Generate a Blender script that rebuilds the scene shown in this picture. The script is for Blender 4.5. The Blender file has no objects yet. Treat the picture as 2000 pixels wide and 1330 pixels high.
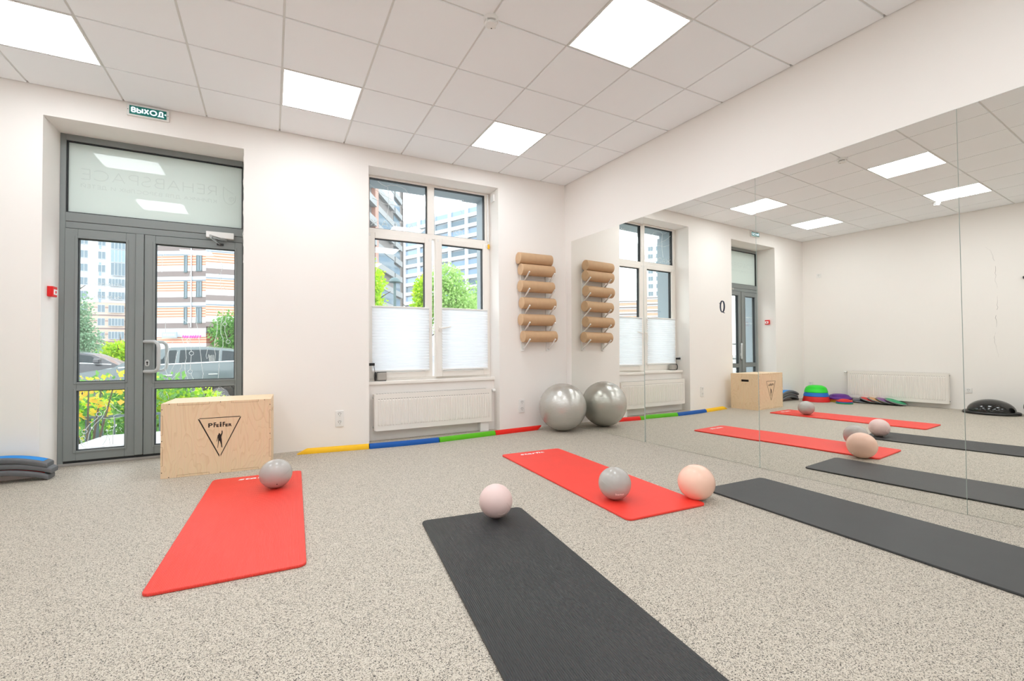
import bpy, bmesh, math, random
from mathutils import Vector, Matrix
S = bpy.context.scene
COL = S.collection
random.seed(7)
PI = math.pi
# ------------------------------------------------------------------ camera, world, exposure
H = 3.162            # suspended ceiling height
D = 5.0166           # window wall (inner face) at y = D
CAMZ = 0.9837
yaw, pitch, roll = 0.4854, 0.0203, -0.0088
cy_, sy_, cp_, sp_ = math.cos(yaw), math.sin(yaw), math.cos(pitch), math.sin(pitch)
fw = Vector((sy_*cp_, cy_*cp_, sp_)); rt = Vector((cy_, -sy_, 0)); up = rt.cross(fw)
r2 = rt*math.cos(roll) + up*math.sin(roll); u2 = -rt*math.sin(roll) + up*math.cos(roll)
cam = bpy.data.cameras.new('camera'); cam.sensor_width = 36; cam.lens = 36*893.47/2000; cam.clip_start = 0.02; cam.clip_end = 1000
co = bpy.data.objects.new('camera', cam); COL.objects.link(co)
co.matrix_world = Matrix(((r2.x, u2.x, -fw.x, 0), (r2.y, u2.y, -fw.y, 0), (r2.z, u2.z, -fw.z, CAMZ), (0, 0, 0, 1)))
S.camera = co
w = bpy.data.worlds.new('world'); S.world = w; w.use_nodes = True
bg = w.node_tree.nodes['Background']; bg.inputs[0].default_value = (0.90, 0.955, 1.0, 1); bg.inputs[1].default_value = 3.0
S.view_settings.view_transform = 'Standard'; S.view_settings.look = 'None'; S.view_settings.exposure = 0.45; S.view_settings.gamma = 1.0
S.view_settings.use_curve_mapping = False
LAMP = 10.8          # radiance of the LED ceiling panels
S.cycles.max_bounces = 14; S.cycles.diffuse_bounces = 7; S.cycles.glossy_bounces = 6; S.cycles.transparent_max_bounces = 24
S.cycles.sample_clamp_indirect = 8.0

# ------------------------------------------------------------------ materials
def nodes_of(name):
    m = bpy.data.materials.new(name); m.use_nodes = True
    nt = m.node_tree
    return m, nt, nt.nodes['Principled BSDF']
def setp(b, **k):
    for key, v in k.items():
        key = key.replace('_', ' ')
        if key in b.inputs: b.inputs[key].default_value = v
def rgb(c): return (c[0], c[1], c[2], 1)
def mat(name, c, rough=0.5, spec=0.5, metal=0.0, noise=0.0, nscale=8.0, bump=0.0, bscale=60.0, coat=0.0, trans=0.0):
    """plain material with an optional soft mottling and fine bump, all procedural"""
    m, nt, b = nodes_of(name)
    setp(b, Base_Color=rgb(c), Roughness=rough, Metallic=metal)
    b.inputs['Specular IOR Level'].default_value = spec
    if coat: b.inputs['Coat Weight'].default_value = coat; b.inputs['Coat Roughness'].default_value = 0.05
    tc = nt.nodes.new('ShaderNodeTexCoord')
    if noise:
        n = nt.nodes.new('ShaderNodeTexNoise'); n.inputs['Scale'].default_value = nscale; n.inputs['Detail'].default_value = 5
        nt.links.new(tc.outputs['Object'], n.inputs['Vector'])
        mx = nt.nodes.new('ShaderNodeMix'); mx.data_type = 'RGBA'
        mx.inputs[6].default_value = rgb([x*(1-noise) for x in c]); mx.inputs[7].default_value = rgb([min(1, x*(1+noise)) for x in c])
        nt.links.new(n.outputs['Fac'], mx.inputs[0]); nt.links.new(mx.outputs[2], b.inputs['Base Color'])
    if bump:
        n = nt.nodes.new('ShaderNodeTexNoise'); n.inputs['Scale'].default_value = bscale; n.inputs['Detail'].default_value = 4
        nt.links.new(tc.outputs['Object'], n.inputs['Vector'])
        bp = nt.nodes.new('ShaderNodeBump'); bp.inputs['Strength'].default_value = bump; bp.inputs['Distance'].default_value = 0.002
        nt.links.new(n.outputs['Fac'], bp.inputs['Height']); nt.links.new(bp.outputs[0], b.inputs['Normal'])
    return m
def emit(name, c, s):
    m = bpy.data.materials.new(name); m.use_nodes = True; nt = m.node_tree; nt.nodes.clear()
    e = nt.nodes.new('ShaderNodeEmission'); e.inputs[0].default_value = rgb(c); e.inputs[1].default_value = s
    o = nt.nodes.new('ShaderNodeOutputMaterial'); nt.links.new(e.outputs[0], o.inputs[0]); return m
def glass(name, tint=(0.97, 0.985, 0.98), refl=1.0):
    """thin clear pane: fresnel-weighted mirror over a straight-through pane"""
    m = bpy.data.materials.new(name); m.use_nodes = True; nt = m.node_tree; nt.nodes.clear()
    t = nt.nodes.new('ShaderNodeBsdfTransparent'); t.inputs[0].default_value = rgb(tint)
    g = nt.nodes.new('ShaderNodeBsdfGlossy'); g.inputs['Roughness'].default_value = 0.0
    f = nt.nodes.new('ShaderNodeLayerWeight'); f.inputs[0].default_value = 0.5
    po = nt.nodes.new('ShaderNodeMath'); po.operation = 'POWER'; po.inputs[1].default_value = 5.0
    mu = nt.nodes.new('ShaderNodeMath'); mu.operation = 'MULTIPLY_ADD'; mu.inputs[1].default_value = 0.955*refl; mu.inputs[2].default_value = 0.045*refl
    nt.links.new(f.outputs['Facing'], po.inputs[0])
    x = nt.nodes.new('ShaderNodeMixShader'); o = nt.nodes.new('ShaderNodeOutputMaterial')
    nt.links.new(po.outputs[0], mu.inputs[0]); nt.links.new(mu.outputs[0], x.inputs[0]); nt.links.new(t.outputs[0], x.inputs[1]); nt.links.new(g.outputs[0], x.inputs[2]); nt.links.new(x.outputs[0], o.inputs[0])
    return m
def ribbed(name, c, rough, spec, period, strength, axis='X', noise=0.06, rib=0.0012):
    m, nt, b = nodes_of(name)
    setp(b, Base_Color=rgb(c), Roughness=rough); b.inputs['Specular IOR Level'].default_value = spec
    tc = nt.nodes.new('ShaderNodeTexCoord')
    wv = nt.nodes.new('ShaderNodeTexWave'); wv.bands_direction = axis; wv.inputs['Scale'].default_value = 2*PI/(20*period)
    nt.links.new(tc.outputs['Object'], wv.inputs['Vector'])
    bp = nt.nodes.new('ShaderNodeBump'); bp.inputs['Strength'].default_value = strength; bp.inputs['Distance'].default_value = rib
    nt.links.new(wv.outputs['Fac'], bp.inputs['Height']); nt.links.new(bp.outputs[0], b.inputs['Normal'])
    n = nt.nodes.new('ShaderNodeTexNoise'); n.inputs['Scale'].default_value = 6; n.inputs['Detail'].default_value = 8
    nt.links.new(tc.outputs['Object'], n.inputs['Vector'])
    mx = nt.nodes.new('ShaderNodeMix'); mx.data_type = 'RGBA'
    mx.inputs[6].default_value = rgb([x*(1-noise) for x in c]); mx.inputs[7].default_value = rgb([min(1, x*(1+noise)) for x in c])
    nt.links.new(n.outputs['Fac'], mx.inputs[0]); nt.links.new(mx.outputs[2], b.inputs['Base Color'])
    return m
def floor_mat():
    m, nt, b = nodes_of('speckled_rubber')
    tc = nt.nodes.new('ShaderNodeTexCoord')
    v = nt.nodes.new('ShaderNodeTexVoronoi'); v.inputs['Scale'].default_value = 370; v.inputs['Randomness'].default_value = 1.0
    nt.links.new(tc.outputs['Object'], v.inputs['Vector'])
    sp = nt.nodes.new('ShaderNodeSeparateColor'); nt.links.new(v.outputs['Color'], sp.inputs[0])
    cr = nt.nodes.new('ShaderNodeValToRGB'); cr.color_ramp.interpolation = 'CONSTANT'
    els = cr.color_ramp.elements
    stops = [(0.0, (0.035, 0.032, 0.030)), (0.07, (0.12, 0.105, 0.09)), (0.15, (0.28, 0.245, 0.20)), (0.27, (0.475, 0.42, 0.345)), (0.56, (0.565, 0.51, 0.43)), (0.84, (0.64, 0.59, 0.515))]
    els[0].position, els[0].color = stops[0][0], rgb(stops[0][1]); els[1].position, els[1].color = stops[1][0], rgb(stops[1][1])
    for p, c in stops[2:]:
        e = els.new(p); e.color = rgb(c)
    nt.links.new(sp.outputs[0], cr.inputs[0]); nt.links.new(cr.outputs[0], b.inputs['Base Color'])
    setp(b, Roughness=0.55); b.inputs['Specular IOR Level'].default_value = 0.35
    bp = nt.nodes.new('ShaderNodeBump'); bp.inputs['Strength'].default_value = 0.25; bp.inputs['Distance'].default_value = 0.001
    nt.links.new(v.outputs['Distance'], bp.inputs['Height']); nt.links.new(bp.outputs[0], b.inputs['Normal'])
    return m
def wood_mat(name='birch_plywood', scale=1.0):
    m, nt, b = nodes_of(name)
    tc = nt.nodes.new('ShaderNodeTexCoord'); mp = nt.nodes.new('ShaderNodeMapping')
    mp.inputs['Scale'].default_value = (1.5*scale, 1.5*scale, 0.55*scale)
    nt.links.new(tc.outputs['Object'], mp.inputs[0])
    n = nt.nodes.new('ShaderNodeTexNoise'); n.inputs['Scale'].default_value = 2.2; n.inputs['Detail'].default_value = 3; n.inputs['Distortion'].default_value = 0.6
    nt.links.new(mp.outputs[0], n.inputs['Vector'])
    mu = nt.nodes.new('ShaderNodeMath'); mu.operation = 'MULTIPLY'; mu.inputs[1].default_value = 22
    nt.links.new(n.outputs['Fac'], mu.inputs[0])
    fr = nt.nodes.new('ShaderNodeMath'); fr.operation = 'FRACT'; nt.links.new(mu.outputs[0], fr.inputs[0])
    cr = nt.nodes.new('ShaderNodeValToRGB')
    cr.color_ramp.elements[0].color = (0.87, 0.67, 0.45, 1); cr.color_ramp.elements[1].color = (0.73, 0.50, 0.29, 1)
    e = cr.color_ramp.elements.new(0.75); e.color = (0.85, 0.64, 0.42, 1)
    nt.links.new(fr.outputs[0], cr.inputs[0])
    n2 = nt.nodes.new('ShaderNodeTexNoise'); n2.inputs['Scale'].default_value = 60; n2.inputs['Detail'].default_value = 2
    mp2 = nt.nodes.new('ShaderNodeMapping'); mp2.inputs['Scale'].default_value = (3, 3, 0.12); nt.links.new(tc.outputs['Object'], mp2.inputs[0]); nt.links.new(mp2.outputs[0], n2.inputs['Vector'])
    mx = nt.nodes.new('ShaderNodeMix'); mx.data_type = 'RGBA'; mx.blend_type = 'MULTIPLY'; mx.inputs[0].default_value = 0.25
    nt.links.new(cr.outputs[0], mx.inputs[6]); nt.links.new(n2.outputs['Color'], mx.inputs[7])
    mx2 = nt.nodes.new('ShaderNodeMix'); mx2.data_type = 'RGBA'; mx2.inputs[0].default_value = 0.45; mx2.inputs[7].default_value = (0.87, 0.665, 0.44, 1)
    nt.links.new(mx.outputs[2], mx2.inputs[6]); nt.links.new(mx2.outputs[2], b.inputs['Base Color'])
    setp(b, Roughness=0.5); b.inputs['Specular IOR Level'].default_value = 0.35
    return m
def leaf_mat(name, c1, c2):
    m, nt, b = nodes_of(name)
    g = nt.nodes.new('ShaderNodeNewGeometry'); mx = nt.nodes.new('ShaderNodeMix'); mx.data_type = 'RGBA'
    mx.inputs[6].default_value = rgb(c1); mx.inputs[7].default_value = rgb(c2)
    nt.links.new(g.outputs['Random Per Island'], mx.inputs[0]); nt.links.new(mx.outputs[2], b.inputs['Base Color'])
    setp(b, Roughness=0.55)
    tr = nt.nodes.new('ShaderNodeBsdfTranslucent'); nt.links.new(mx.outputs[2], tr.inputs[0])
    ms = nt.nodes.new('ShaderNodeMixShader'); ms.inputs[0].default_value = 0.4
    o = nt.nodes['Material Output']; nt.links.new(b.outputs[0], ms.inputs[1]); nt.links.new(tr.outputs[0], ms.inputs[2]); nt.links.new(ms.outputs[0], o.inputs[0])
    return m
def translucent(name, c, fac=0.5, rough=0.6, gloss=False):
    m, nt, b = nodes_of(name)
    setp(b, Base_Color=rgb(c), Roughness=rough)
    if gloss: b.inputs['Coat Weight'].default_value = 1.0; b.inputs['Coat Roughness'].default_value = 0.0
    tr = nt.nodes.new('ShaderNodeBsdfTranslucent'); tr.inputs[0].default_value = rgb(c)
    ms = nt.nodes.new('ShaderNodeMixShader'); ms.inputs[0].default_value = fac
    o = nt.nodes['Material Output']; nt.links.new(b.outputs[0], ms.inputs[1]); nt.links.new(tr.outputs[0], ms.inputs[2]); nt.links.new(ms.outputs[0], o.inputs[0])
    return m
def banded(name, z0, period, stops, rough=0.8):
    """facade cladding: colour bands repeating every storey"""
    m, nt, b = nodes_of(name)
    tc = nt.nodes.new('ShaderNodeTexCoord'); sx = nt.nodes.new('ShaderNodeSeparateXYZ'); nt.links.new(tc.outputs['Object'], sx.inputs[0])
    a = nt.nodes.new('ShaderNodeMath'); a.operation = 'SUBTRACT'; a.inputs[1].default_value = z0; nt.links.new(sx.outputs[2], a.inputs[0])
    d = nt.nodes.new('ShaderNodeMath'); d.operation = 'DIVIDE'; d.inputs[1].default_value = period; nt.links.new(a.outputs[0], d.inputs[0])
    f = nt.nodes.new('ShaderNodeMath'); f.operation = 'FRACT'; nt.links.new(d.outputs[0], f.inputs[0])
    cr = nt.nodes.new('ShaderNodeValToRGB'); cr.color_ramp.interpolation = 'CONSTANT'; els = cr.color_ramp.elements
    els[0].position, els[0].color = stops[0][0], rgb(stops[0][1]); els[1].position, els[1].color = stops[1][0], rgb(stops[1][1])
    for p, c in stops[2:]:
        e = els.new(p); e.color = rgb(c)
    nt.links.new(f.outputs[0], cr.inputs[0]); nt.links.new(cr.outputs[0], b.inputs['Base Color']); setp(b, Roughness=rough)
    return m

M = {}
WALLC = (0.88, 0.845, 0.812)
M['wall'] = mat('wall_paint', WALLC, 0.85, 0.2, noise=0.012, nscale=1.2, bump=0.08, bscale=220)
M['wall2'] = M['wall']
M['tile'] = mat('ceiling_tile', (0.91, 0.93, 0.95), 0.9, 0.15, bump=0.15, bscale=400)
M['grid'] = mat('ceiling_grid', (0.72, 0.72, 0.70), 0.5, 0.3)
M['void'] = mat('plenum_shade_concrete', (0.05, 0.05, 0.05), 0.9)  # slab coloured near black so the gaps in the ceiling read as dark void
M['floor'] = floor_mat()
M['led'] = emit('led_diffuser', (0.935, 0.985, 1.02), LAMP)
M['white'] = mat('white_plastic', (0.82, 0.81, 0.79), 0.35, 0.5)
M['whitemetal'] = mat('white_enamel', (0.84, 0.80, 0.75), 0.35, 0.5)
M['pvc'] = mat('white_window_profile', (0.85, 0.81, 0.76), 0.3, 0.5)
M['alu'] = mat('grey_aluminium_profile', (0.225, 0.245, 0.243), 0.45, 0.5)
M['gasket'] = mat('black_gasket', (0.01, 0.012, 0.014), 0.6)
M['glass'] = glass('clear_glass')
M['frost'] = translucent('frosted_film_glass', (0.76, 0.82, 0.785), 0.35, 0.5, gloss=True)
M['decal'] = mat('white_vinyl', (0.90, 0.92, 0.93), 0.6)
M['ghost'] = mat('faint_vinyl', (0.64, 0.70, 0.67), 0.5)
M['reveal'] = mat('bluegrey_cladding', (0.30, 0.36, 0.40), 0.5)
M['black'] = mat('black_plastic', (0.012, 0.012, 0.012), 0.4)
M['blackgloss'] = mat('black_gloss_vinyl', (0.006, 0.006, 0.006), 0.12, 0.6)
M['chrome'] = mat('dull_steel', (0.45, 0.46, 0.45), 0.3, 0.5, metal=0.9)
M['handle'] = mat('light_grey_handle', (0.52, 0.53, 0.53), 0.35)
M['red_mat'] = ribbed('red_mat_foam', (0.86, 0.045, 0.028), 0.5, 0.6, 0.0065, 0.7, rib=0.002)
M['red_mat_smooth'] = ribbed('red_mat_foam_fine', (0.86, 0.045, 0.028), 0.5, 0.55, 0.004, 0.15)
M['blk_mat'] = ribbed('black_mat_foam', (0.030, 0.031, 0.033), 0.45, 0.5, 0.0075, 0.9, noise=0.22, rib=0.003)
M['blk_mat_smooth'] = ribbed('black_mat_foam_fine', (0.036, 0.037, 0.038), 0.5, 0.5, 0.004, 0.15, noise=0.2)
M['print'] = mat('white_print', (0.88, 0.87, 0.86), 0.6)
M['ballgrey'] = mat('grey_vinyl', (0.45, 0.425, 0.40), 0.2, 0.5, noise=0.03)
M['ballpink'] = mat('pale_pink_vinyl', (0.80, 0.605, 0.575), 0.4, 0.5, noise=0.03)
M['ballpeach'] = mat('peach_vinyl', (0.90, 0.585, 0.46), 0.24, 0.5, noise=0.02)
M['gymball'] = ribbed('silver_ribbed_vinyl', (0.54, 0.525, 0.49), 0.27, 0.6, 0.016, 0.35, axis='Z', noise=0.05)
M['gymball'].node_tree.nodes['Principled BSDF'].inputs['Metallic'].default_value = 0.55
M['ply'] = wood_mat()
M['plyedge'] = mat('plywood_end_grain', (0.40, 0.245, 0.135), 0.7, noise=0.35, nscale=90)
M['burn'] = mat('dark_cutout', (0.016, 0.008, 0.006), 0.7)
M['cork'] = mat('tan_cork', (0.56, 0.36, 0.21), 0.65, 0.25, noise=0.10, nscale=14)
M['corkend'] = mat('tan_cork_end', (0.66, 0.45, 0.28), 0.7, 0.2, noise=0.08, nscale=20)
for n, c in dict(yellow=(0.86, 0.49, 0.015), blue=(0.005, 0.085, 0.35), green=(0.10, 0.44, 0.008), red=(0.75, 0.016, 0.008)).items():
    M['foam_'+n] = mat('foam_'+n, c, 0.6, 0.3, noise=0.05, nscale=30, bump=0.1)
for n, c in dict(green=(0.02, 0.70, 0.03), blue=(0.01, 0.17, 0.62), red=(0.70, 0.008, 0.008), purple=(0.11, 0.012, 0.24), orange=(0.50, 0.10, 0.02), yellow=(0.50, 0.33, 0.02), dgreen=(0.02, 0.30, 0.10), rim=(0.20, 0.20, 0.20), tan=(0.62, 0.33, 0.14), navy=(0.03, 0.045, 0.075), mauve=(0.21, 0.07, 0.26), emerald=(0.015, 0.33, 0.14), crimson=(0.62, 0.03, 0.025)).items():
    M['pl_'+n] = mat('plastic_'+n, c, 0.4, 0.5)
M['stepgrey'] = mat('grey_eva_foam', (0.15, 0.155, 0.165), 0.6, 0.3, noise=0.1, nscale=40, bump=0.1)
M['stepblue'] = mat('blue_eva_pad', (0.012, 0.26, 0.72), 0.6, 0.3, noise=0.04)
M['blind'] = translucent('white_pleated_fabric', (0.88, 0.90, 0.93), 0.5, 0.8)
M['signgreen'] = mat('sign_green', (0.004, 0.20, 0.17), 0.3)
M['signwhite'] = emit('sign_letters', (0.80, 0.93, 1.0), 0.9)
M['firered'] = mat('alarm_red', (0.72, 0.004, 0.006), 0.35)
M['yellow'] = mat('yellow_tag', (0.85, 0.45, 0.01), 0.4)
M['speaker'] = mat('grey_speaker_cloth', (0.40, 0.375, 0.34), 0.6, noise=0.1, nscale=200)
M['navy'] = mat('navy_cable', (0.02, 0.035, 0.07), 0.45)
mm, nt_, b_ = nodes_of('mirror_silver'); setp(b_, Base_Color=(0.915, 0.92, 0.885, 1), Metallic=1.0, Roughness=0.0); M['mirror'] = mm
M['mirroredge'] = mat('mirror_glass_edge', (0.62, 0.70, 0.66), 0.15, 0.8)
M['dark'] = mat('dark_socket', (0.03, 0.03, 0.03), 0.5)
M['dash'] = mat('slot_and_shadow_grey', (0.33, 0.31, 0.29), 0.6)  # slots and seams, also the painted shadow dashes on the radiators

# ------------------------------------------------------------------ mesh helpers
def box(bm, x0, x1, y0, y1, z0, z1):
    v = [bm.verts.new((x, y, z)) for x in (x0, x1) for y in (y0, y1) for z in (z0, z1)]
    for f in ((0, 1, 3, 2), (4, 6, 7, 5), (0, 4, 5, 1), (2, 3, 7, 6), (0, 2, 6, 4), (1, 5, 7, 3)):
        bm.faces.new([v[i] for i in f])
def prism(bm, poly, z0, z1):
    """extrude an xy polygon"""
    a = [bm.verts.new((p[0], p[1], z0)) for p in poly]; b = [bm.verts.new((p[0], p[1], z1)) for p in poly]
    n = len(poly)
    bm.faces.new(list(reversed(a))); bm.faces.new(b)
    for i in range(n): bm.faces.new((a[i], a[(i+1) % n], b[(i+1) % n], b[i]))
def prism_xz(bm, poly, y0, y1):
    a = [bm.verts.new((p[0], y0, p[1])) for p in poly]; b = [bm.verts.new((p[0], y1, p[1])) for p in poly]
    n = len(poly)
    bm.faces.new(a); bm.faces.new(list(reversed(b)))
    for i in range(n): bm.faces.new((a[(i+1) % n], a[i], b[i], b[(i+1) % n]))
def tube(bm, pts, r, seg=8, closed=False, cap=True):
    pts = [Vector(p) for p in pts]; n = len(pts); rings = []
    prev = None
    for i, p in enumerate(pts):
        if closed: t = pts[(i+1) % n] - pts[i-1]
        else: t = pts[min(i+1, n-1)] - pts[max(i-1, 0)]
        t = t.normalized() if t.length > 1e-9 else Vector((0, 0, 1))
        if prev is None:
            a = Vector((0, 0, 1)) if abs(t.z) < 0.9 else Vector((1, 0, 0))
            u = t.cross(a).normalized()
        else:
            u = (prev - t*prev.dot(t)).normalized()
        prev = u; v = t.cross(u)
        rr = r[i] if isinstance(r, (list, tuple)) else r
        rings.append([bm.verts.new(p + (u*math.cos(2*PI*k/seg) + v*math.sin(2*PI*k/seg))*rr) for k in range(seg)])
    m = n if closed else n-1
    for i in range(m):
        A, B = rings[i], rings[(i+1) % n]
        for k in range(seg): bm.faces.new((A[k], A[(k+1) % seg], B[(k+1) % seg], B[k]))
    if cap and not closed:
        bm.faces.new(list(reversed(rings[0]))); bm.faces.new(rings[-1])
def lathe(bm, prof, seg=32, c=(0, 0, 0)):
    """revolve (r, z) profile about z"""
    rings = []
    for r, z in prof:
        if r < 1e-6: rings.append([bm.verts.new((c[0], c[1], c[2]+z))])
        else: rings.append([bm.verts.new((c[0]+r*math.cos(2*PI*k/seg), c[1]+r*math.sin(2*PI*k/seg), c[2]+z)) for k in range(seg)])
    for A, B in zip(rings, rings[1:]):
        if len(A) == 1 and len(B) == 1: continue
        for k in range(seg):
            j = (k+1) % seg
            if len(A) == 1: bm.faces.new((A[0], B[j], B[k]))
            elif len(B) == 1: bm.faces.new((A[k], A[j], B[0]))
            else: bm.faces.new((A[k], A[j], B[j], B[k]))
def ball(bm, r, seg=48, rings=24, sq=(1, 1, 1)):
    prof = [(r*math.sin(PI*i/rings), -r*math.cos(PI*i/rings)) for i in range(rings+1)]
    prof[0] = (0, -r); prof[-1] = (0, r)
    lathe(bm, prof, seg)
    for v in bm.verts: v.co = Vector((v.co.x*sq[0], v.co.y*sq[1], v.co.z*sq[2]))
def rrect(w_, h_, r, n=6):
    """rounded rectangle centred on the origin"""
    out = []
    for cx, cy, a0 in ((w_/2-r, h_/2-r, 0), (-w_/2+r, h_/2-r, 90), (-w_/2+r, -h_/2+r, 180), (w_/2-r, -h_/2+r, 270)):
        for i in range(n+1):
            a = math.radians(a0+90*i/n); out.append((cx+r*math.cos(a), cy+r*math.sin(a)))
    return out
def obj(name, bm, m, parent=None, loc=None, rotz=0.0, smooth=False, bevel=0.0, seg=2, kind=None):
    bmesh.ops.recalc_face_normals(bm, faces=bm.faces)
    me = bpy.data.meshes.new(name); bm.to_mesh(me); bm.free()
    o = bpy.data.objects.new(name, me); COL.objects.link(o)
    if m is not None: me.materials.append(m)
    if loc is not None: o.location = loc
    if rotz: o.rotation_euler = (0, 0, rotz)
    if parent is not None: o.parent = parent
    if smooth:
        for p in me.polygons: p.use_smooth = True
        md = o.modifiers.new('edges', 'EDGE_SPLIT'); md.split_angle = math.radians(35)
    if bevel:
        bv = o.modifiers.new('bevel', 'BEVEL'); bv.width = bevel; bv.segments = seg; bv.limit_method = 'ANGLE'; bv.angle_limit = math.radians(40)
    if kind: o['kind'] = kind
    return o
def B(): return bmesh.new()
def bx(name, dims, m, parent=None, **k):
    b = B(); box(b, *dims); return obj(name, b, m, parent, **k)
def thing(name, label, cat, loc=(0, 0, 0), rotz=0.0, group=None, rot=None):
    o = bpy.data.objects.new(name, None); COL.objects.link(o); o.location = loc; o.rotation_euler = rot or (0, 0, rotz); o.empty_display_size = 0.1
    o['label'] = label; o['category'] = cat
    if group: o['group'] = group
    return o
def tag(o, label, cat, group=None, kind=None):
    o['label'] = label; o['category'] = cat
    if group: o['group'] = group
    if kind: o['kind'] = kind
    return o
def struct_root(name, label, cat):
    o = thing(name, label, cat); o['kind'] = 'structure'; return o
def sstruct(name, bm, m, label, cat, **k):
    o = obj(name, bm, m, **k); tag(o, label, cat, kind='structure'); return o
def dup(root, loc, rotz=None, label=None, group=None):
    r = root.copy(); COL.objects.link(r); r.location = loc
    if rotz is not None: r.rotation_euler = (0, 0, rotz)
    if label: r['label'] = label
    if group: r['group'] = group
    for ch in list(root.children):
        c = ch.copy(); COL.objects.link(c); c.parent = r
        for g in list(ch.children):
            d = g.copy(); COL.objects.link(d); d.parent = c
    return r
def text_mesh(body, width, height, depth=0.001, bold=0.0, shear=0.0):
    """letters as a flat mesh: x right, y up, lower left corner at the origin, fitted to width x height; bold = stroke gain in metres"""
    cu = bpy.data.curves.new('lettering', 'FONT'); cu.body = body; cu.size = 1.0; cu.shear = shear; cu.fill_mode = 'FRONT'
    ob = bpy.data.objects.new('lettering', cu); COL.objects.link(ob)
    dg = bpy.context.evaluated_depsgraph_get(); dg.update()
    me = bpy.data.meshes.new_from_object(ob.evaluated_get(dg))
    bpy.data.objects.remove(ob); bpy.data.curves.remove(cu)
    xs = [v.co.x for v in me.vertices]; ys = [v.co.y for v in me.vertices]
    x0, x1, y0, y1 = min(xs), max(xs), min(ys), max(ys)
    for v in me.vertices:
        v.co = Vector((bold/2+(v.co.x-x0)/(x1-x0)*(width-bold), bold/2+(v.co.y-y0)/(y1-y0)*(height-bold), depth/2))
    if bold:
        bm = bmesh.new()
        for k in range(8):
            n0 = len(bm.verts); bm.from_mesh(me); bm.verts.ensure_lookup_table()
            for v in bm.verts[n0:]: v.co += Vector((bold/2*math.cos(PI*k/4), bold/2*math.sin(PI*k/4), depth*0.004*k))
        bm.to_mesh(me); bm.free()
    return me
def place_text(name, body, width, height, m, origin, ex, ey, parent=None, depth=0.001, bold=0.0, shear=0.0):
    me = text_mesh(body, width, height, depth, bold, shear)
    ex = Vector(ex).normalized(); ey = Vector(ey).normalized(); ez = ex.cross(ey); o0 = Vector(origin)
    for v in me.vertices: v.co = o0 + ex*v.co.x + ey*v.co.y + ez*v.co.z
    me.name = name; me.materials.append(m)
    o = bpy.data.objects.new(name, me); COL.objects.link(o)
    if parent is not None: o.parent = parent
    return o
def _arc(cx, cy, rx, ry, a0, a1, n=14):
    return [(cx+rx*math.cos(math.radians(a0+(a1-a0)*k/n)), cy+ry*math.sin(math.radians(a0+(a1-a0)*k/n))) for k in range(n+1)]
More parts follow.
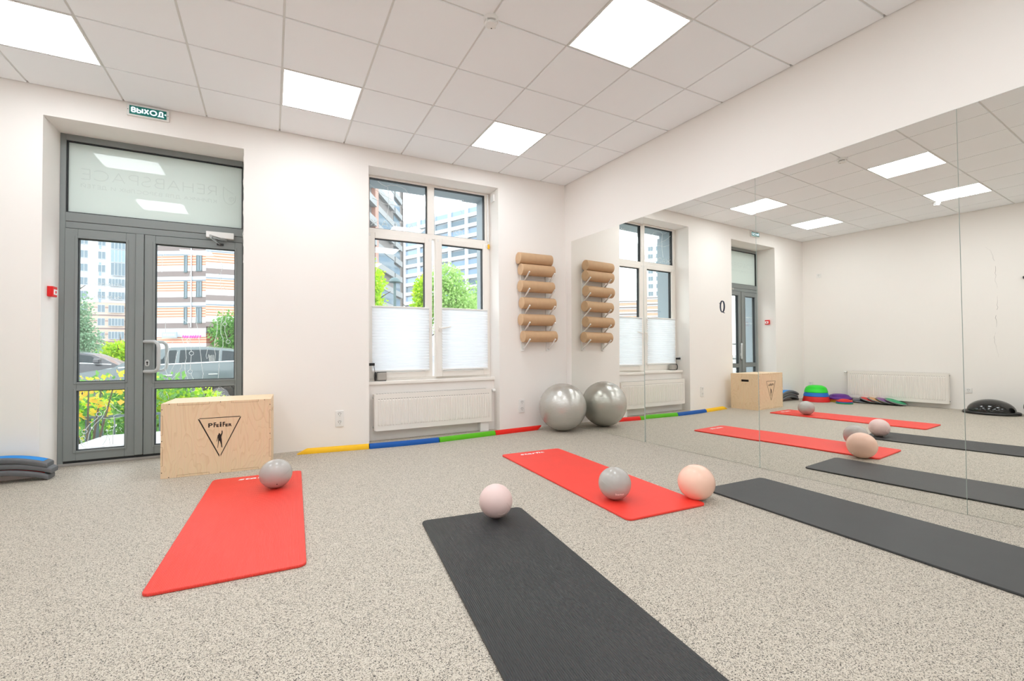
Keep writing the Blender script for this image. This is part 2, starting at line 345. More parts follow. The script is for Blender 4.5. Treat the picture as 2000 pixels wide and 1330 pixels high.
# single-line letter shapes: (width, strokes) on a unit-height box
GL = {
 'A': (0.76, [[(0, 0), (0.38, 1), (0.76, 0)], [(0.13, 0.33), (0.63, 0.33)]]),
 'B': (0.58, [[(0, 0), (0, 1), (0.30, 1)] + _arc(0.30, 0.76, 0.22, 0.24, 90, -90) + [(0, 0.52)], [(0.30, 0.52)] + _arc(0.31, 0.26, 0.27, 0.26, 90, -90) + [(0, 0)]]),
 'C': (0.82, [_arc(0.5, 0.5, 0.5, 0.5, 45, 315, 26)]),
 'E': (0.52, [[(0.52, 1), (0, 1), (0, 0), (0.52, 0)], [(0, 0.52), (0.45, 0.52)]]),
 'H': (0.68, [[(0, 0), (0, 1)], [(0.68, 0), (0.68, 1)], [(0, 0.52), (0.68, 0.52)]]),
 'P': (0.56, [[(0, 0), (0, 1), (0.28, 1)] + _arc(0.28, 0.72, 0.28, 0.28, 90, -90) + [(0, 0.44)]]),
 'R': (0.60, [[(0, 0), (0, 1), (0.28, 1)] + _arc(0.28, 0.72, 0.28, 0.28, 90, -90) + [(0, 0.44)], [(0.30, 0.44), (0.60, 0)]]),
 'S': (0.58, [_arc(0.29, 0.75, 0.25, 0.25, 40, 200, 14) + _arc(0.29, 0.25, 0.29, 0.26, 90, -150, 18)]),
 'Г': (0.5, [[(0, 0), (0, 1), (0.5, 1)]]),
 'Д': (0.84, [[(0, -0.18), (0, 0), (0.84, 0), (0.84, -0.18)], [(0.10, 0), (0.22, 0.35), (0.25, 1), (0.70, 1), (0.70, 0)]]),
 'Ж': (0.98, [[(0.49, 0), (0.49, 1)], [(0, 1), (0.40, 0.52), (0.49, 0.52), (0.58, 0.52), (0.98, 1)], [(0, 0), (0.40, 0.52)], [(0.98, 0), (0.58, 0.52)]]),
 'З': (0.56, [_arc(0.27, 0.75, 0.25, 0.25, 150, -90, 16) + _arc(0.27, 0.25, 0.29, 0.25, 90, -150, 18)]),
 'И': (0.70, [[(0, 1), (0, 0), (0.70, 1), (0.70, 0)]]),
 'Й': (0.70, [[(0, 1), (0, 0), (0.70, 1), (0.70, 0)], _arc(0.35, 1.28, 0.16, 0.14, 200, 340, 8)]),
 'К': (0.62, [[(0, 0), (0, 1)], [(0.60, 1), (0.12, 0.5), (0, 0.5)], [(0.20, 0.58), (0.62, 0)]]),
 'Л': (0.70, [[(0, 0), (0.10, 0.03), (0.17, 0.35), (0.20, 1), (0.70, 1), (0.70, 0)]]),
 'М': (0.82, [[(0, 0), (0, 1), (0.41, 0.35), (0.82, 1), (0.82, 0)]]),
 'О': (1.0, [_arc(0.5, 0.5, 0.5, 0.5, 0, 360, 32)]),
 'Т': (0.64, [[(0, 1), (0.64, 1)], [(0.32, 1), (0.32, 0)]]),
 'Ф': (0.96, [_arc(0.48, 0.52, 0.48, 0.36, 0, 360, 30), [(0.48, -0.03), (0.48, 1.05)]]),
 'Х': (0.68, [[(0, 0), (0.66, 1)], [(0.02, 1), (0.68, 0)]]),
 'Ы': (0.84, [[(0, 1), (0, 0), (0.30, 0)] + _arc(0.30, 0.30, 0.26, 0.30, -90, 90) + [(0, 0.60)], [(0.84, 0), (0.84, 1)]]),
 'Я': (0.60, [[(0.60, 0), (0.60, 1), (0.32, 1)] + _arc(0.32, 0.72, 0.28, 0.28, 90, 270) + [(0.60, 0.44)], [(0.30, 0.44), (0, 0)]]),
}
for k_, v_ in (('А', 'A'), ('В', 'B'), ('С', 'C'), ('Е', 'E'), ('Н', 'H'), ('Р', 'P')): GL[k_] = GL[v_]
def stroke_text(name, body, width, height, m, origin, ex, ey, parent, stroke, gap=0.26, space=0.50):
    """lettering drawn with strokes of even weight, fitted to width x height"""
    ex = Vector(ex).normalized(); ey = Vector(ey).normalized(); ez = ex.cross(ey); o0 = Vector(origin)
    x = 0; runs = []
    for ch in body:
        if ch == ' ': x += space; continue
        w_, st = GL[ch]
        for s_ in st: runs.append([(x+p[0], p[1]) for p in s_])
        x += w_+gap
    tot = x-gap; k = (width-stroke)/tot; h_ = height-stroke
    b = B()
    for rn in runs:
        P_ = [Vector((stroke/2+p[0]*k, stroke/2+p[1]*h_, 0)) for p in rn]; cur = [P_[0]]
        for i in range(1, len(P_)):
            cur.append(P_[i])
            if i == len(P_)-1 or (P_[i]-P_[i-1]).angle(P_[i+1]-P_[i], 0) > 0.7:      # break the stroke at sharp corners
                tube(b, cur, stroke/2, 8); cur = [P_[i]]
    for v in b.verts: v.co = o0+ex*v.co.x+ey*v.co.y+ez*(v.co.z*0.16)
    return obj(name, b, m, parent)
def clip_poly(poly, a, b, c):
    """keep the part with a*x + b*y <= c"""
    out = []
    for i in range(len(poly)):
        p, q = poly[i], poly[(i+1) % len(poly)]
        dp, dq = a*p[0]+b*p[1]-c, a*q[0]+b*q[1]-c
        if dp <= 0: out.append(p)
        if dp*dq < 0:
            t = dp/(dp-dq); out.append((p[0]+t*(q[0]-p[0]), p[1]+t*(q[1]-p[1])))
    return out

# ------------------------------------------------------------------ room shell
SLR, SLL = 0.0373, 0.05
YB = -2.3                                   # wall behind the camera
def XR(y): return 3.4598 + SLR*(D-y)
def XL(y): return -2.66 - SLL*(D-y)
ROT_R = math.atan(SLR)                      # right wall turns by this about z
NDX0, NDX1, NDZ = -1.637, -0.230, 2.925     # door niche
NWX0, NWX1, NWZ = 0.925, 2.470, 2.975       # window niche
YDF, YWF, YPP = 5.36, 5.275, 5.175          # door frame face, window frame face, parapet face
YOUT = 5.62
TOP = 3.5
b = B()
prism(b, [(XL(YB)-0.1, YB-0.1), (XR(YB)+0.1, YB-0.1), (XR(D)+0.1, D+0.02), (NWX1, D+0.02), (NWX1, YPP+0.02), (NWX0, YPP+0.02), (NWX0, D+0.02), (NDX1, D+0.02), (NDX1, YDF+0.1), (NDX0, YDF+0.1), (NDX0, D+0.02), (XL(D)-0.1, D+0.02)], -0.12, 0.0)
sstruct('floor', b, M['floor'], 'beige rubber floor with dark speckles', 'floor')
b = B()
for x0, x1, z0, z1, y1 in ((XL(D)-0.25, NDX0, -0.12, TOP, YOUT), (NDX1, NWX0, -0.12, TOP, YOUT), (NWX1, XR(D)+0.25, -0.12, TOP, YOUT), (NDX0, NDX1, NDZ, TOP, YOUT), (NWX0, NWX1, NWZ, TOP, YOUT)):
    box(b, x0, x1, D, y1, z0, z1)
box(b, NWX0, NWX1, YPP, YOUT, -0.12, 0.612)
sstruct('wall_back', b, M['wall'], 'cream wall with the glass door and the window', 'wall')
b = B(); prism(b, [(XR(D), D), (XR(D)+0.15, D), (XR(YB)+0.15, YB), (XR(YB), YB)], -0.12, TOP)
sstruct('wall_right', b, M['wall'], 'cream wall behind and above the mirrors', 'wall')
b = B(); prism(b, [(XL(D), D), (XL(YB), YB), (XL(YB)-0.15, YB), (XL(D)-0.15, D)], -0.12, TOP)
wl = sstruct('wall_left', b, M['wall2'], 'cream wall with cracked plaster, seen in the mirrors', 'wall')
b = B(); box(b, XL(YB)-0.2, XR(YB)+0.2, YB-0.15, YB, -0.12, TOP)
sstruct('wall_front', b, M['wall2'], 'cream wall behind the viewer', 'wall')
# crack in the plaster of the left wall
b = B()
cr = [(2.40, 2.56), (2.34, 2.49), (2.31, 2.33), (2.295, 2.17), (2.30, 2.05), (2.275, 1.90), (2.29, 1.75), (2.285, 1.61), (2.31, 1.45), (2.30, 1.30), (2.33, 1.14), (2.315, 1.02), (2.29, 0.90), (2.285, 0.82)]
cw = [0.0004, 0.0006, 0.0012, 0.0017, 0.0008, 0.0003, 0.0006, 0.0016, 0.0022, 0.0004, 0.0016, 0.0007, 0.0004, 0.0003]
pts, rad = [], []
for k in range(len(cr)-1):
    for q in range(4):
        f = q/4; pts.append((XL(cr[k][0]), cr[k][0]*(1-f)+cr[k+1][0]*f+random.uniform(-0.008, 0.008), cr[k][1]*(1-f)+cr[k+1][1]*f)); rad.append(cw[k]*(1-f)+cw[k+1]*f)
for g0, g1 in ((0, 9), (10, 21), (23, 30), (31, 37), (38, 52)): tube(b, pts[g0:g1], rad[g0:g1], 5)
obj('crack', b, M['dash'], wl)
# ------------------------------------------------------------------ suspended ceiling
GX, GY, T = -1.7259, 4.4737, 0.6
LAMPS = [(0, 0), (3, 0), (6, 0), (0, 3), (3, 3), (6, 3), (0, 6), (3, 6), (6, 6), (0, 9), (3, 9), (6, 9)]
b = B()
for i in range(-3, 11):
    for j in range(-2, 13):
        if (i, j) in LAMPS: continue
        x0, x1, y1, y0 = GX+i*T+0.007, GX+(i+1)*T-0.007, GY-j*T-0.007, GY-(j+1)*T+0.007
        p = [(x0, y0), (x1, y0), (x1, y1), (x0, y1)]
        p = clip_poly(p, 0, 1, D-0.006)
        if p: p = clip_poly(p, 0, -1, -(YB+0.006))
        if p: p = clip_poly(p, 1, SLR, XR(D)+SLR*D-0.006)
        if p: p = clip_poly(p, -1, SLL, -(XL(D))+SLL*D-0.006)
        if p and len(p) > 2: prism(b, p, H-0.003, H+0.015)
sstruct('ceiling', b, M['tile'], 'white suspended ceiling of square tiles', 'ceiling', bevel=0.0025, seg=1)
b = B()
for i in range(-2, 11):
    x = GX+i*T
    ya, yb = YB+0.01, D-0.03
    if x > XR(D)-0.02: yb = D-(x-XR(D))/SLR-0.15
    if yb > ya: box(b, x-0.012, x+0.012, ya, yb, H+0.004, H+0.03)
for j in range(-1, 13):
    y = GY-j*T
    if YB < y < D: box(b, XL(y)+0.03, XR(y)-0.03, y-0.012, y+0.012, H+0.0045, H+0.0305)
sstruct('trim_1', b, M['grid'], 'thin grey grid bars between the ceiling tiles', 'ceiling grid')
b = B(); box(b, XL(YB)-0.3, XR(YB)+0.3, YB-0.15, YOUT, TOP, TOP+0.1)
sstruct('ceiling_slab', b, M['void'], 'concrete slab hidden above the ceiling tiles', 'ceiling')
def led_label(i, j):
    row = {0: 'in the row nearest the window wall', 3: 'in the second row from the window', 6: 'in the third row from the window', 9: 'in the row farthest from the window'}[j]
    col = {0: 'on the door side', 3: 'midway across', 6: 'on the mirror side'}[i]
    return 'square ceiling light %s, %s' % (row, col)
proto = None
for (i, j) in LAMPS:
    loc = (GX+(i+0.5)*T, GY-(j+0.5)*T, H)
    if proto is None:
        proto = thing('ceiling_light', led_label(i, j), 'ceiling light', loc, group='square LED ceiling lights')
        b = B()
        for q in ((-0.293, 0.293, -0.293, -0.284), (-0.293, 0.293, 0.284, 0.293), (-0.293, -0.284, -0.284, 0.284), (0.284, 0.293, -0.284, 0.284)): box(b, *q, -0.004, 0.03)
        obj('frame', b, M['white'], proto)
        bx('diffuser', (-0.284, 0.284, -0.284, 0.284, 0.0, 0.02), M['led'], proto)
    else: dup(proto, loc, label=led_label(i, j))
# smoke detectors on the grid crossings
def detector(loc, label):
    t = thing('smoke_detector', label, 'smoke detector', loc, group='white ceiling smoke detectors')
    b = B(); lathe(b, [(0, 0.004), (0.05, 0.004), (0.05, -0.022), (0.047, -0.028), (0, -0.028)], 32); obj('base', b, M['white'], t, smooth=True)
    b = B(); lathe(b, [(0.030, -0.028), (0.030, -0.040)], 24); obj('sensor_grille', b, M['dash'], t)
    b = B(); lathe(b, [(0, -0.036), (0.040, -0.036), (0.041, -0.040), (0.036, -0.050), (0, -0.054)], 32)
    for k in range(4):
        a = k*PI/2+0.5
        p = [(0.030*math.cos(a-0.08), 0.030*math.sin(a-0.08)), (0.047*math.cos(a-0.08), 0.047*math.sin(a-0.08)), (0.047*math.cos(a+0.08), 0.047*math.sin(a+0.08)), (0.030*math.cos(a+0.08), 0.030*math.sin(a+0.08))]
        prism(b, p, -0.046, -0.026)
    obj('cap', b, M['white'], t, smooth=True)
    b = B(); lathe(b, [(0, -0.051), (0.004, -0.0545), (0.0045, -0.054)], 10, (0.012, 0.018, 0.0)); obj('indicator_light', b, M['dark'], t)
detector((GX+5*T, GY-3*T, H), 'round white smoke detector between the middle and the mirror side lights')
detector((GX, GY-3*T, H), 'round white smoke detector at a corner of the light on the door side')
# ------------------------------------------------------------------ door_1 : grey aluminium double door with fanlight
DL = {"leftlow":[[[-1.322,0.527],[-1.312,0.496],[-1.311,0.48],[-1.327,0.46],[-1.339,0.419],[-1.353,0.394],[-1.384,0.361],[-1.416,0.317],[-1.435,0.262],[-1.442,0.201]],[[-1.295,0.531],[-1.277,0.519],[-1.269,0.498],[-1.244,0.475],[-1.236,0.461],[-1.207,0.444],[-1.219,0.431],[-1.244,0.425],[-1.264,0.414],[-1.26,0.382],[-1.259,0.319],[-1.267,0.278],[-1.268,0.157]],[[-1.339,0.398],[-1.3,0.39],[-1.268,0.393],[-1.223,0.4],[-1.186,0.408]],[[-1.369,0.427],[-1.377,0.401],[-1.408,0.373],[-1.435,0.344],[-1.462,0.299]],[[-1.467,0.282],[-1.476,0.24]],[[-1.485,0.203],[-1.489,0.185],[-1.473,0.158],[-1.446,0.147],[-1.387,0.144],[-1.331,0.14],[-1.307,0.151],[-1.184,0.143]],[[-1.339,0.159],[-1.315,0.204],[-1.304,0.257],[-1.295,0.217],[-1.287,0.159]],[[-1.446,0.201],[-1.442,0.175],[-1.465,0.173],[-1.481,0.195]]],"leftlow_c":[[-1.367,0.437],[-1.464,0.29],[-1.478,0.23]],"right":[[[-0.887,1.174],[-0.887,1.273],[-0.85,1.307],[-0.796,1.319],[-0.752,1.31],[-0.719,1.277],[-0.702,1.237],[-0.705,1.189]],[[-0.874,0.728],[-0.866,0.758],[-0.888,0.824],[-0.885,0.89],[-0.87,0.982],[-0.838,1.048],[-0.833,1.088]],[[-0.869,0.751],[-0.837,0.823],[-0.81,0.889],[-0.802,0.955],[-0.789,0.995]],[[-0.836,0.727],[-0.793,0.782],[-0.761,0.841],[-0.753,0.887]],[[-0.711,0.729],[-0.733,0.807],[-0.734,0.874],[-0.723,0.927],[-0.729,1.021],[-0.746,1.075],[-0.762,1.135]],[[-0.666,0.727],[-0.69,0.782]],[[-0.692,0.816],[-0.684,0.96]],[[-0.683,0.994],[-0.69,1.048],[-0.701,1.082]],[[-0.704,1.112],[-0.702,1.149]],[[-0.593,0.728],[-0.585,0.775],[-0.597,0.843],[-0.606,0.952],[-0.617,1.048],[-0.623,1.156],[-0.641,1.265],[-0.647,1.36],[-0.65,1.421]],[[-0.461,0.726],[-0.453,0.881],[-0.451,0.992],[-0.422,1.047],[-0.422,1.123],[-0.442,1.171],[-0.44,1.268],[-0.425,1.345],[-0.423,1.415]],[[-0.494,1.047],[-0.489,1.102],[-0.475,1.171],[-0.469,1.254],[-0.478,1.344],[-0.476,1.427]],[[-0.552,1.013],[-0.563,0.952],[-0.557,0.921],[-0.546,0.931],[-0.54,0.965],[-0.534,0.951],[-0.537,0.897]],[[-0.528,0.896],[-0.529,0.951],[-0.52,0.958],[-0.52,0.896],[-0.508,0.896],[-0.509,0.958],[-0.5,0.958],[-0.5,0.896]],[[-0.497,1.033],[-0.485,0.964],[-0.491,0.896]],[[-0.407,1.248],[-0.407,1.193],[-0.383,1.106]],[[-0.396,1.346],[-0.405,1.282]],[[-0.917,1.752],[-0.918,1.899],[-0.899,1.929],[-0.866,1.937]],[[-0.475,1.916],[-0.437,1.881],[-0.427,1.833],[-0.445,1.778],[-0.47,1.738]],[[-0.432,1.752],[-0.445,1.724],[-0.445,1.643],[-0.419,1.563]],[[-0.427,1.671],[-0.404,1.618],[-0.387,1.559]],[[-0.69,1.782],[-0.699,1.739],[-0.707,1.707],[-0.733,1.705]]],"right_c":[[-0.692,0.799],[-0.682,0.977],[-0.705,1.097],[-0.408,1.266],[-0.379,1.09]],"rlow":[[[-0.716,0.642],[-0.719,0.612]],[[-0.596,0.636],[-0.593,0.606],[-0.579,0.585],[-0.576,0.557]],[[-0.937,0.59],[-0.916,0.615],[-0.926,0.583],[-0.905,0.605],[-0.916,0.569],[-0.894,0.591],[-0.905,0.562],[-0.881,0.577]],[[-0.879,0.61],[-0.86,0.566],[-0.862,0.54]]],"rlow_c":[[-0.67,0.623]],"wheel":[-0.379,0.585],"winL":[[[1.082,2.931],[1.13,2.9],[1.179,2.886],[1.229,2.912],[1.293,2.915],[1.357,2.904],[1.401,2.885],[1.426,2.849],[1.411,2.803],[1.437,2.77],[1.474,2.75],[1.616,2.748]],[[1.364,2.716],[1.408,2.737],[1.429,2.729],[1.407,2.704],[1.36,2.681],[1.371,2.655],[1.407,2.627],[1.488,2.624],[1.611,2.623]],[[0.993,2.881],[1.054,2.831],[1.151,2.775],[1.2,2.761],[1.249,2.732]],[[1.02,2.727],[1.157,2.679],[1.249,2.682],[1.342,2.673]],[[1.193,2.881],[1.207,2.776],[1.203,2.632],[1.178,2.5]]],"winR":[[[2.063,2.781],[2.1,2.809],[2.105,2.86]],[[2.129,2.868],[2.137,2.76]],[[2.063,2.75],[2.112,2.711],[2.103,2.632]]],"winR_c":[[2.072,2.832]]}
def frame_ring(b, x0, x1, z0, z1, X0, X1, Z0, Z1, y0, y1):
    """rectangular ring: outer X0..X1 / Z0..Z1, hole x0..x1 / z0..z1"""
    box(b, X0, x0, y0, y1, Z0, Z1); box(b, x1, X1, y0, y1, Z0, Z1); box(b, x0, x1, y0, y1, Z0, z0); box(b, x0, x1, y0, y1, z1, Z1)
def gasket(name, x0, x1, z0, z1, y0, y1, parent, t=0.006):
    b = B(); frame_ring(b, x0+t, x1-t, z0+t, z1-t, x0, x1, z0, z1, y0, y1); return obj(name, b, M['gasket'], parent)
def decal(parent, lines, circles, y, r=0.0022, name='line_drawing', cr=0.018, extra=None):
    b = B()
    for ln in lines: tube(b, [(p[0], y, p[1]) for p in ln], r, 5)
    for c in circles: tube(b, [(c[0]+cr*math.cos(2*PI*k/14), y, c[1]+cr*math.sin(2*PI*k/14)) for k in range(14)], r, 5, closed=True)
    if extra: extra(b)
    return obj(name, b, M['decal'], parent)
d1 = struct_root('door_1', 'grey metal framed glass double door with a frosted panel above', 'door')
b = B()
box(b, NDX0, -1.598, YDF, YDF+0.09, 0.0, NDZ); box(b, -0.255, NDX1, YDF, YDF+0.09, 0.0, NDZ)
box(b, -1.598, -0.255, YDF, YDF+0.09, 2.872, NDZ)
box(b, -1.598, -0.255, YDF, YDF+0.09, 2.153, 2.232); box(b, -1.598, -0.255, YDF+0.003, YDF+0.09, 2.092, 2.150)
obj('frame', b, M['alu'], d1, bevel=0.003, seg=1)
bx('dark_gap_threshold', (-1.598, -0.255, YDF+0.004, YDF+0.09, 0.02, 0.046), M['gasket'], d1)  # black bar doubles as the dark gap under the leaves, hides light leak
bx('floor_ramp', (NDX0, NDX1, YDF-0.004, YDF+0.09, 0.0, 0.024), M['dash'], d1, bevel=0.004)
gasket('glazing_seal', -1.598, -0.255, 2.232, 2.872, YDF+0.015, YDF+0.05, d1, 0.009)
fan = bx('fanlight_pane', (-1.59, -0.262, YDF+0.035, YDF+0.041, 2.24, 2.864), M['frost'], d1)
stroke_text('lettering', 'REHABSPACE', 1.027, 0.098, M['ghost'], (-0.4817, YDF+0.0345, 2.549), (-1, 0, 0), (0, 0, 1), fan, 0.0075)
stroke_text('lettering', 'КЛИНИКА ДЛЯ ВЗРОСЛЫХ И ДЕТЕЙ', 1.025, 0.036, M['ghost'], (-0.4817, YDF+0.0345, 2.474), (-1, 0, 0), (0, 0, 1), fan, 0.0048)
b = B(); yy = YDF+0.034
tube(b, [(x, yy, z) for x, z in ((-0.424, 2.649), (-0.424, 2.545), (-0.412, 2.505), (-0.385, 2.478), (-0.355, 2.478), (-0.328, 2.505), (-0.319, 2.535), (-0.319, 2.568))], 0.0016, 4)
tube(b, [(x, yy, z) for x, z in ((-0.424, 2.649), (-0.39, 2.62), (-0.355, 2.60), (-0.338, 2.588))], 0.0016, 4)
tube(b, [(-0.352+(0.005+0.022*k/22)*math.cos(k*0.5), yy, 2.532+(0.005+0.022*k/22)*math.sin(k*0.5)) for k in range(23)], 0.0014, 4)
obj('drop_emblem', b, M['ghost'], fan)
def leaf(X0, X1, gx0, gx1, uz, lz):
    b = B(); y0, y1 = YDF-0.008, YDF+0.062
    box(b, X0, gx0, y0, y1, 0.045, 2.088); box(b, gx1, X1, y0, y1, 0.045, 2.088)
    box(b, gx0, gx1, y0, y1, 0.045, lz[0]); box(b, gx0, gx1, y0, y1, lz[1], uz[0]); box(b, gx0, gx1, y0, y1, uz[1], 2.088)
    o = obj('leaf', b, M['alu'], d1, bevel=0.003, seg=1)
    b = B()
    for z in (uz, lz): frame_ring(b, gx0, gx1, z[0], z[1], gx0-0.018, gx1+0.018, z[0]-0.018, z[1]+0.018, y0-0.006, y0+0.002)
    obj('glazing_bead', b, M['alu'], o, bevel=0.002, seg=1)
    b = B()
    for z in (uz, lz): frame_ring(b, gx0+0.006, gx1-0.006, z[0]+0.006, z[1]-0.006, gx0, gx1, z[0], z[1], y0+0.012, y0+0.052)
    obj('glazing_seal', b, M['gasket'], o)
    for z in (uz, lz): bx('pane', (gx0+0.004, gx1-0.004, YDF+0.022, YDF+0.028, z[0]+0.004, z[1]-0.004), M['glass'], o)
    return o
lfL = leaf(-1.598, -1.106, -1.512, -1.177, (0.732, 2.006), (0.130, 0.657))
lfR = leaf(-1.043, -0.257, -0.961, -0.321, (0.719, 2.012), (0.124, 0.650))
bx('astragal', (-1.106, -1.046, YDF-0.02, YDF+0.05, 0.05, 2.088), M['alu'], d1, bevel=0.004)
decal(lfL, DL['leftlow'], DL['leftlow_c'], 5.391)
decal(lfR, DL['right'], DL['right_c'], 5.391)
def wheel(b):
    cx, cz = DL['wheel']; R = 0.088
    for k in range(26):
        a = 2*PI*k/26; s = 0.35 + 0.12*((k*7) % 3)
        p = (cx+s*R*math.cos(a), cz+s*R*math.sin(a)); q = (cx+R*math.cos(a), cz+R*math.sin(a))
        if q[0] < -0.325 and q[1] < 0.646: tube(b, [(p[0], 5.391, p[1]), (q[0], 5.391, q[1])], 0.0017, 4)
    arc = [(cx+R*1.04*math.cos(a), cz+R*1.04*math.sin(a)) for a in [PI*0.75+k*0.06 for k in range(60)]]
    arc = [p for p in arc if p[0] < -0.325 and p[1] < 0.646]
    tube(b, [(p[0], 5.391, p[1]) for p in arc], 0.0025, 4)
decal(lfR, DL['rlow'], DL['rlow_c'], 5.391, extra=wheel)
stroke_text('lettering', 'REHABSPACE', 0.25, 0.026, M['decal'], (-1.2165, 5.392, 1.597), (-1, 0, 0), (0, 0, 1), lfL, 0.0028)
stroke_text('lettering', 'МЫ ВАМ РАДЫ', 0.25, 0.026, M['decal'], (-1.2165, 5.392, 1.482), (-1, 0, 0), (0, 0, 1), lfL, 0.0028)
b = B()
def bow(b, y0, y1, xg, sgn):
    pts = [(-1.037, y0, 1.090), (-0.985, y0+(y1-y0)*0.55, 1.090), (xg+(-0.03), y1-0.2*(y1-y0), 1.088), (xg-0.006, y1, 1.068), (xg, y1, 1.035), (xg, y1, 0.95), (xg, y1, 0.866), (xg-0.006, y1, 0.834), (xg-0.03, y1-0.2*(y1-y0), 0.814), (-0.985, y0+(y1-y0)*0.55, 0.812), (-1.037, y0, 0.812)]
    tube(b, pts, 0.0155, 14)
bow(b, 5.352, 5.272, -0.918, -1)
obj('handle', b, M['handle'], lfR, smooth=True)
b = B(); bow(b, 5.422, 5.505, -0.895, 1); obj('handle', b, M['handle'], lfR, smooth=True)
b = B(); prism_xz(b, [(-1.015+p[0], 0.89+p[1]) for p in rrect(0.034, 0.062, 0.0165)], 5.343, 5.353); obj('lock_escutcheon', b, M['handle'], lfR, bevel=0.002)
b = B(); prism_xz(b, [(-1.015+0.008*math.cos(2*PI*k/12), 0.897+0.008*math.sin(2*PI*k/12)) for k in range(12)], 5.340, 5.344); prism_xz(b, [(-1.0185, 0.872), (-1.0115, 0.872), (-1.0115, 0.9), (-1.0185, 0.9)], 5.340, 5.344); obj('keyhole', b, M['dark'], lfR)
# door closer with folded arm
t = thing('door_closer', 'white door closer with folded steel arm above the right glass leaf', 'door closer', (-0.444, YDF, 2.139))
bx('body', (-0.116, 0.116, -0.055, -0.001, -0.030, 0.030), M['white'], t, bevel=0.004)
b = B()
tube(b, [(0.045, -0.035, -0.028), (0.045, -0.035, -0.046)], 0.010, 10)
tube(b, [(0.050, -0.032, -0.046), (-0.062, -0.195, -0.048)], 0.011, 8); obj('main_arm', b, M['chrome'], t)
b = B(); tube(b, [(-0.066, -0.197, -0.060), (-0.004, -0.022, -0.082)], 0.009, 8); tube(b, [(-0.064, -0.196, -0.036), (-0.064, -0.196, -0.072)], 0.010, 8); obj('forearm', b, M['chrome'], t)
b = B(); box(b, -0.03, 0.028, -0.022, -0.0085, -0.094, -0.076); obj('foot', b, M['black'], t, bevel=0.003)
# exterior reveal linings
def lining(name, x0, x1, z0, z1, y0, label, sill=None):
    b = B(); y1 = YOUT+0.02
    box(b, x0, x0+0.02, y0, y1, z0, z1); box(b, x1-0.02, x1, y0, y1, z0, z1); box(b, x0+0.02, x1-0.02, y0, y1, z1-0.02, z1)
    if sill: box(b, x0+0.02, x1-0.02, y0, y1+0.05, z0, z0+0.015)
    sstruct(name, b, M['reveal'], label, 'window reveal')
lining('trim_2', NDX0-0.001, NDX1+0.001, -0.05, NDZ+0.001, YDF+0.095, 'blue-grey outer reveal around the glass door')
lining('trim_3', NWX0-0.001, NWX1+0.001, 0.60, NWZ+0.001, YWF+0.085, 'blue-grey outer reveal around the window', True)
# ------------------------------------------------------------------ window_1
w1 = struct_root('window_1', 'white framed window with two casements under two fixed panes', 'window')
b = B(); y0, y1 = YWF, YWF+0.08
box(b, NWX0, 0.981, y0, y1, 0.645, NWZ); box(b, 2.409, NWX1, y0, y1, 0.645, NWZ)
box(b, 0.981, 2.409, y0, y1, 2.952, NWZ); box(b, 0.981, 2.409, y0, y1, 2.318, 2.376); box(b, 1.655, 1.741, y0, y1, 2.376, 2.952); box(b, 0.981, 2.409, y0, y1, 0.645, 0.682)
obj('frame', b, M['pvc'], w1, bevel=0.004, seg=1)
for x0, x1 in ((0.981, 1.655), (1.741, 2.409)):
    gasket('glazing_seal', x0, x1, 2.376, 2.952, YWF+0.02, YWF+0.07, w1, 0.007)
    p = bx('pane', (x0+0.003, x1-0.003, YWF+0.034, YWF+0.040, 2.379, 2.949), M['glass'], w1)
    if x0 < 1:
        stroke_text('lettering', 'МАССАЖ', 0.616, 0.078, M['decal'], (1.614, YWF+0.042, 2.409), (-1, 0, 0), (0, 0, 1), p, 0.0055)
        decal(p, DL['winL'], [], YWF+0.042, 0.0026)
    else:
        stroke_text('lettering', 'ЛФК', 0.294, 0.08, M['decal'], (2.226, YWF+0.042, 2.411), (-1, 0, 0), (0, 0, 1), p, 0.0055)
        decal(p, DL['winR'], DL['winR_c'], YWF+0.042, 0.0026, cr=0.025)
def sash(X0, X1, gx0, gx1, hinge, ang, hz):
    """casement built relative to its hinge edge"""
    b = B(); y0, y1 = -0.008, 0.062
    frame_ring(b, gx0-hinge, gx1-hinge, 0.742, 2.262, X0-hinge, X1-hinge, 0.672, 2.326, y0, y1)
    o = obj('casement', b, M['pvc'], w1, loc=(hinge, YWF, 0), rotz=ang, bevel=0.005, seg=2)
    gasket('glazing_seal', gx0-hinge, gx1-hinge, 0.742, 2.262, 0.012, 0.055, o, 0.007)
    bx('pane', (gx0-hinge+0.003, gx1-hinge-0.003, 0.026, 0.032, 0.745, 2.259), M['glass'], o)
    for xx in (X0-hinge+0.03, X1-hinge-0.03): bx('corner_cap', (xx-0.009, xx+0.009, -0.013, -0.007, 2.285, 2.312), M['white'], o)
    return o
sL = sash(0.952, 1.706, 1.038, 1.619, 0.952, 0.0, 0)
ANG = math.radians(3.0)
sR = sash(1.737, 2.450, 1.818, 2.372, 2.450, ANG, 0)
def win_handle(parent, x, z, lever):
    b = B(); prism_xz(b, [(x+p[0], z+p[1]) for p in rrect(0.028, 0.066, 0.012)], -0.016, -0.008)
    tube(b, [(x, -0.012, z), (x, -0.048, z)], 0.009, 10)
    tube(b, [(x, -0.046, z)] + [(x+lever[0]*k/3, -0.05, z+lever[1]*k/3) for k in (1, 2, 3)], [0.010, 0.009, 0.008, 0.006], 10)
    obj('handle', b, M['pvc'], parent, smooth=True)
win_handle(sL, 1.670-0.952, 1.245, (-0.002, -0.125))
win_handle(sR, 1.782-2.450, 1.245, (0.128, 0.022))
b = B(); box(b, NWX0, NWX1, YPP-0.03, YWF, 0.612, 0.648); ws = obj('window_sill', b, M['pvc'], w1, bevel=0.006)
